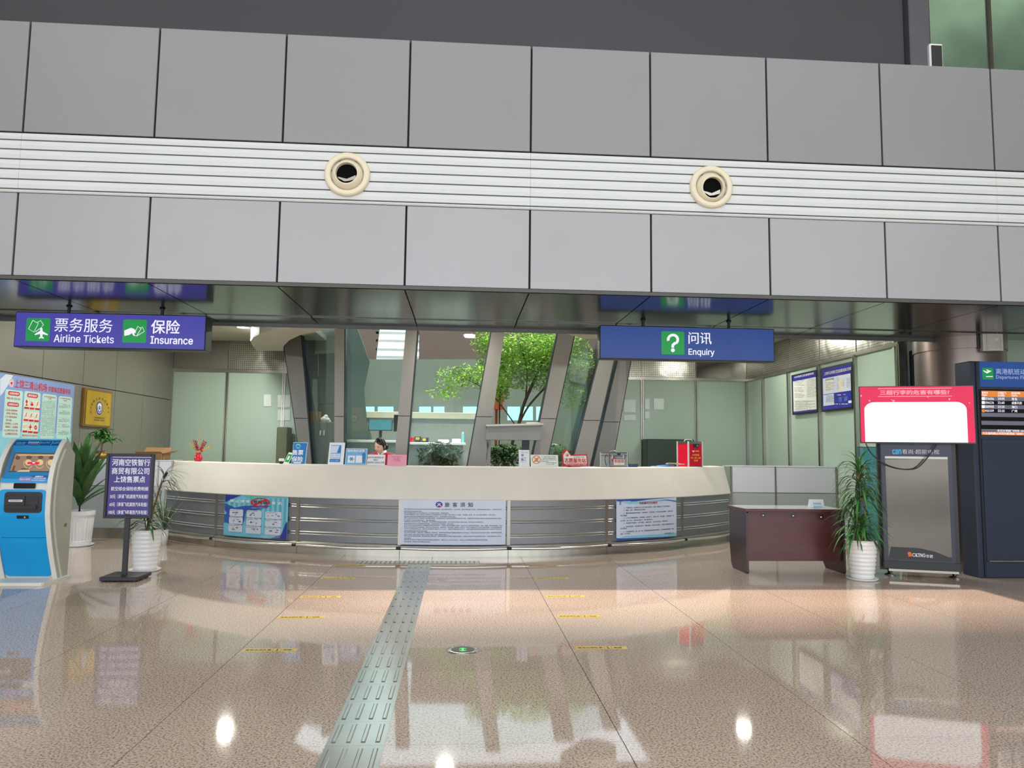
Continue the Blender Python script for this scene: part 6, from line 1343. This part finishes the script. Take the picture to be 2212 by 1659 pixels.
def deskthing(name, label, cat, x, y, Y, w_, d_, h, mat, parts=()):
    p = PY(x, y, Y); t = thing(name, label, cat, (p.x, Y, c0.z)); b = MB(); b.bbox(p.x-w_/2, p.x+w_/2, Y, Y+d_, c0.z+.001, c0.z+h, min(.008, h/4)); b.build('body', mat, t)
    for nm, mt, q in parts: b = MB(); b.box(p.x+q[0], p.x+q[1], Y+q[2], Y+q[3], c0.z+q[4], c0.z+q[5]); b.build(nm, mt, t)
deskthing('telephone', 'red telephone on the white desk behind the glass', 'telephone', 888, 945, Yd+.05, .10, .18, .10, 'jacket_red', (('handset', 'print_red', (-.06, -.02, 0, .18, .10, .13)),))
deskthing('telephone', 'black telephone with yellow label beside the red telephone', 'telephone', 902, 945, Yd+.08, .12, .18, .12, 'black', (('label', 'yellow_tape', (-.04, .04, -.002, .0, .05, .10)),))
deskthing('telephone', 'second black telephone with yellow label farther from the red telephone', 'telephone', 918, 945, Yd+.1, .14, .18, .10, 'black', (('label', 'yellow_tape', (-.05, .02, -.002, .0, .03, .08)),))
deskthing('document_pile', 'pile of white papers on the desk behind the glass', 'papers', 958, 948, Yd+.1, .22, .26, .06, 'paper'); deskthing('document_pile', 'second pile of white papers near the leaning column', 'papers', 986, 948, Yd+.15, .18, .26, .08, 'n_white')
deskthing('water_bottle', 'clear blue bottle on the desk end by the leaning column', 'bottle', 1008 if False else 1000, 940, Yd+.2, .06, .06, .2, 'p_sky', (('cap', 'paper', (-.015, .015, .015, .045, .2, .225)),))
def monitor(label, x0, x1, y0, y1, Y, lit):
    P = [PY(x0, y1, Y), PY(x1, y0, Y)]; t = thing('monitor', label, 'monitor', ((P[0].x+P[1].x)/2, Y, c0.z)); b = MB(); b.bbox(P[0].x, P[1].x, Y, Y+.03, P[0].z, P[1].z, .004); b.build('casing', 'black', t)
    if lit: b = MB(); b.box(P[0].x+.01, P[1].x-.01, Y-.002, Y, P[0].z+.015, P[1].z-.01); b.build('screen', M('monitor_teal', (70, 140, 156), .25, 0, .1, 3), t)
    xm = (P[0].x+P[1].x)/2; b = MB(); b.box(xm-.03, xm+.03, Y+.03, Y+.05, c0.z, P[0].z+.1); b.box(xm-.1, xm+.1, Y-.02, Y+.12, c0.z, c0.z+.012); b.build('stand', 'black', t)
monitor('teal lit monitor above the seated woman behind the glass', 796, 848, 906, 930, 15.2, True); monitor('black backed monitor beside the teal one behind the glass', 850, 872, 896, 932, 15.0, False)
# cabinet, box and cloth at the left of the core
P = [PY(662, 1003, 15.1), PY(722, 912, 15.1)]; t = thing('file_cabinet', 'grey file cabinet behind the left glass pane with a carton on top', 'cabinet', (P[0].x+.3, 15.1, 0))
b = MB(); b.bbox(P[0].x, P[1].x, 15.1, 15.5, 0, P[1].z, .006); b.build('body', M('cab_grey', (108, 118, 120), .45), t)
for x in (692, 700): q = PY(x, 935, 15.09); b = MB(); b.box(q.x-.012, q.x+.012, 15.085, 15.1, q.z-.05, q.z+.05); b.build('handle', 'steel', t)
a_ = PY(677, 912, 15.2); b = MB(); b.bbox(a_.x-.17, a_.x+.12, 15.14, 15.4, P[1].z+.001, P[1].z+.22, .004); tag(b.build('carton', 'cardboard'), 'brown carton on the grey file cabinet behind the glass', 'box')
a_ = PY(701, 908, 15.25); b = MB()
for dx, dz, r_ in ((0, .06, .07), (.06, .05, .05), (-.05, .05, .05), (.02, .11, .05), (.1, .02, .03)): b.ball(Vector((a_.x+dx, 15.27, P[1].z+dz)), r_, 8)
tag(b.build('white_cloth', 'paper'), 'crumpled white cloth on the grey file cabinet', 'cloth')
# orange planter sign behind the tree
P = [PY(x, y, 17.5) for x, y in ((1060, 838), (1076, 838), (1076, 838), (1060, 838))]; b = MB(); q_ = PY(1068, 884, 17.5); b.box(P[0].x, P[0].x+.3, 17.5, 17.75, q_.z, P[0].z); b.box(P[0].x+.12, P[0].x+.18, 17.6, 17.66, 0, q_.z); tag(b.build('planter_box', M('planter_red', (196, 84, 52), .6)), 'orange red planter box behind the courtyard tree', 'planter')

# ================================================================ LAMPS OF THE LOBBY
def downlight(label, x, y, z, power, r_=.11):
    t = thing('downlight', label, 'ceiling light', (x, y, z), 'round downlights in the lobby ceiling')
    b = MB(); b.lathe([(r_, -.004), (r_+.03, -.012), (r_+.035, 0), (r_, 0)], (x, y, z), 28); b.build('rim', 'white_plastic', t)
    b = MB(); b.lathe([(.001, -.003), (r_, -.003)], (x, y, z), 24); b.build('lens', M('lamp_lens', (255, 252, 236), .4, 0, 0, 4, emit=14), t)
    d = bpy.data.lights.new('downlight_lamp', 'AREA'); d.shape = 'DISK'; d.size = r_*2; d.energy = power; d.color = (1, .97, .88); o = bpy.data.objects.new('downlight_lamp', d); C.objects.link(o); o.location = (0, 0, -.02); o.parent = t
LD = 80
for x, y, lab in ((PZ(525, 707, ZC).x, PZ(525, 707, ZC).y, 'bright downlight in the lobby ceiling left of the white bulkhead'), (-.165, 12.3, 'downlight in the lobby ceiling over the middle of the counter'), (5.37, 13.9, 'downlight in the lobby ceiling near the right glass wall'), (2.9, 11.2, 'downlight in the lobby ceiling over the red document box'), (-4.2, 10.6, 'downlight in the lobby ceiling over the left end counter'), (5.0, 10.8, 'downlight in the lobby ceiling over the maroon desk side')):
    downlight(lab, x, y, ZC-.001, LD*.45 if x > 4.5 else LD)
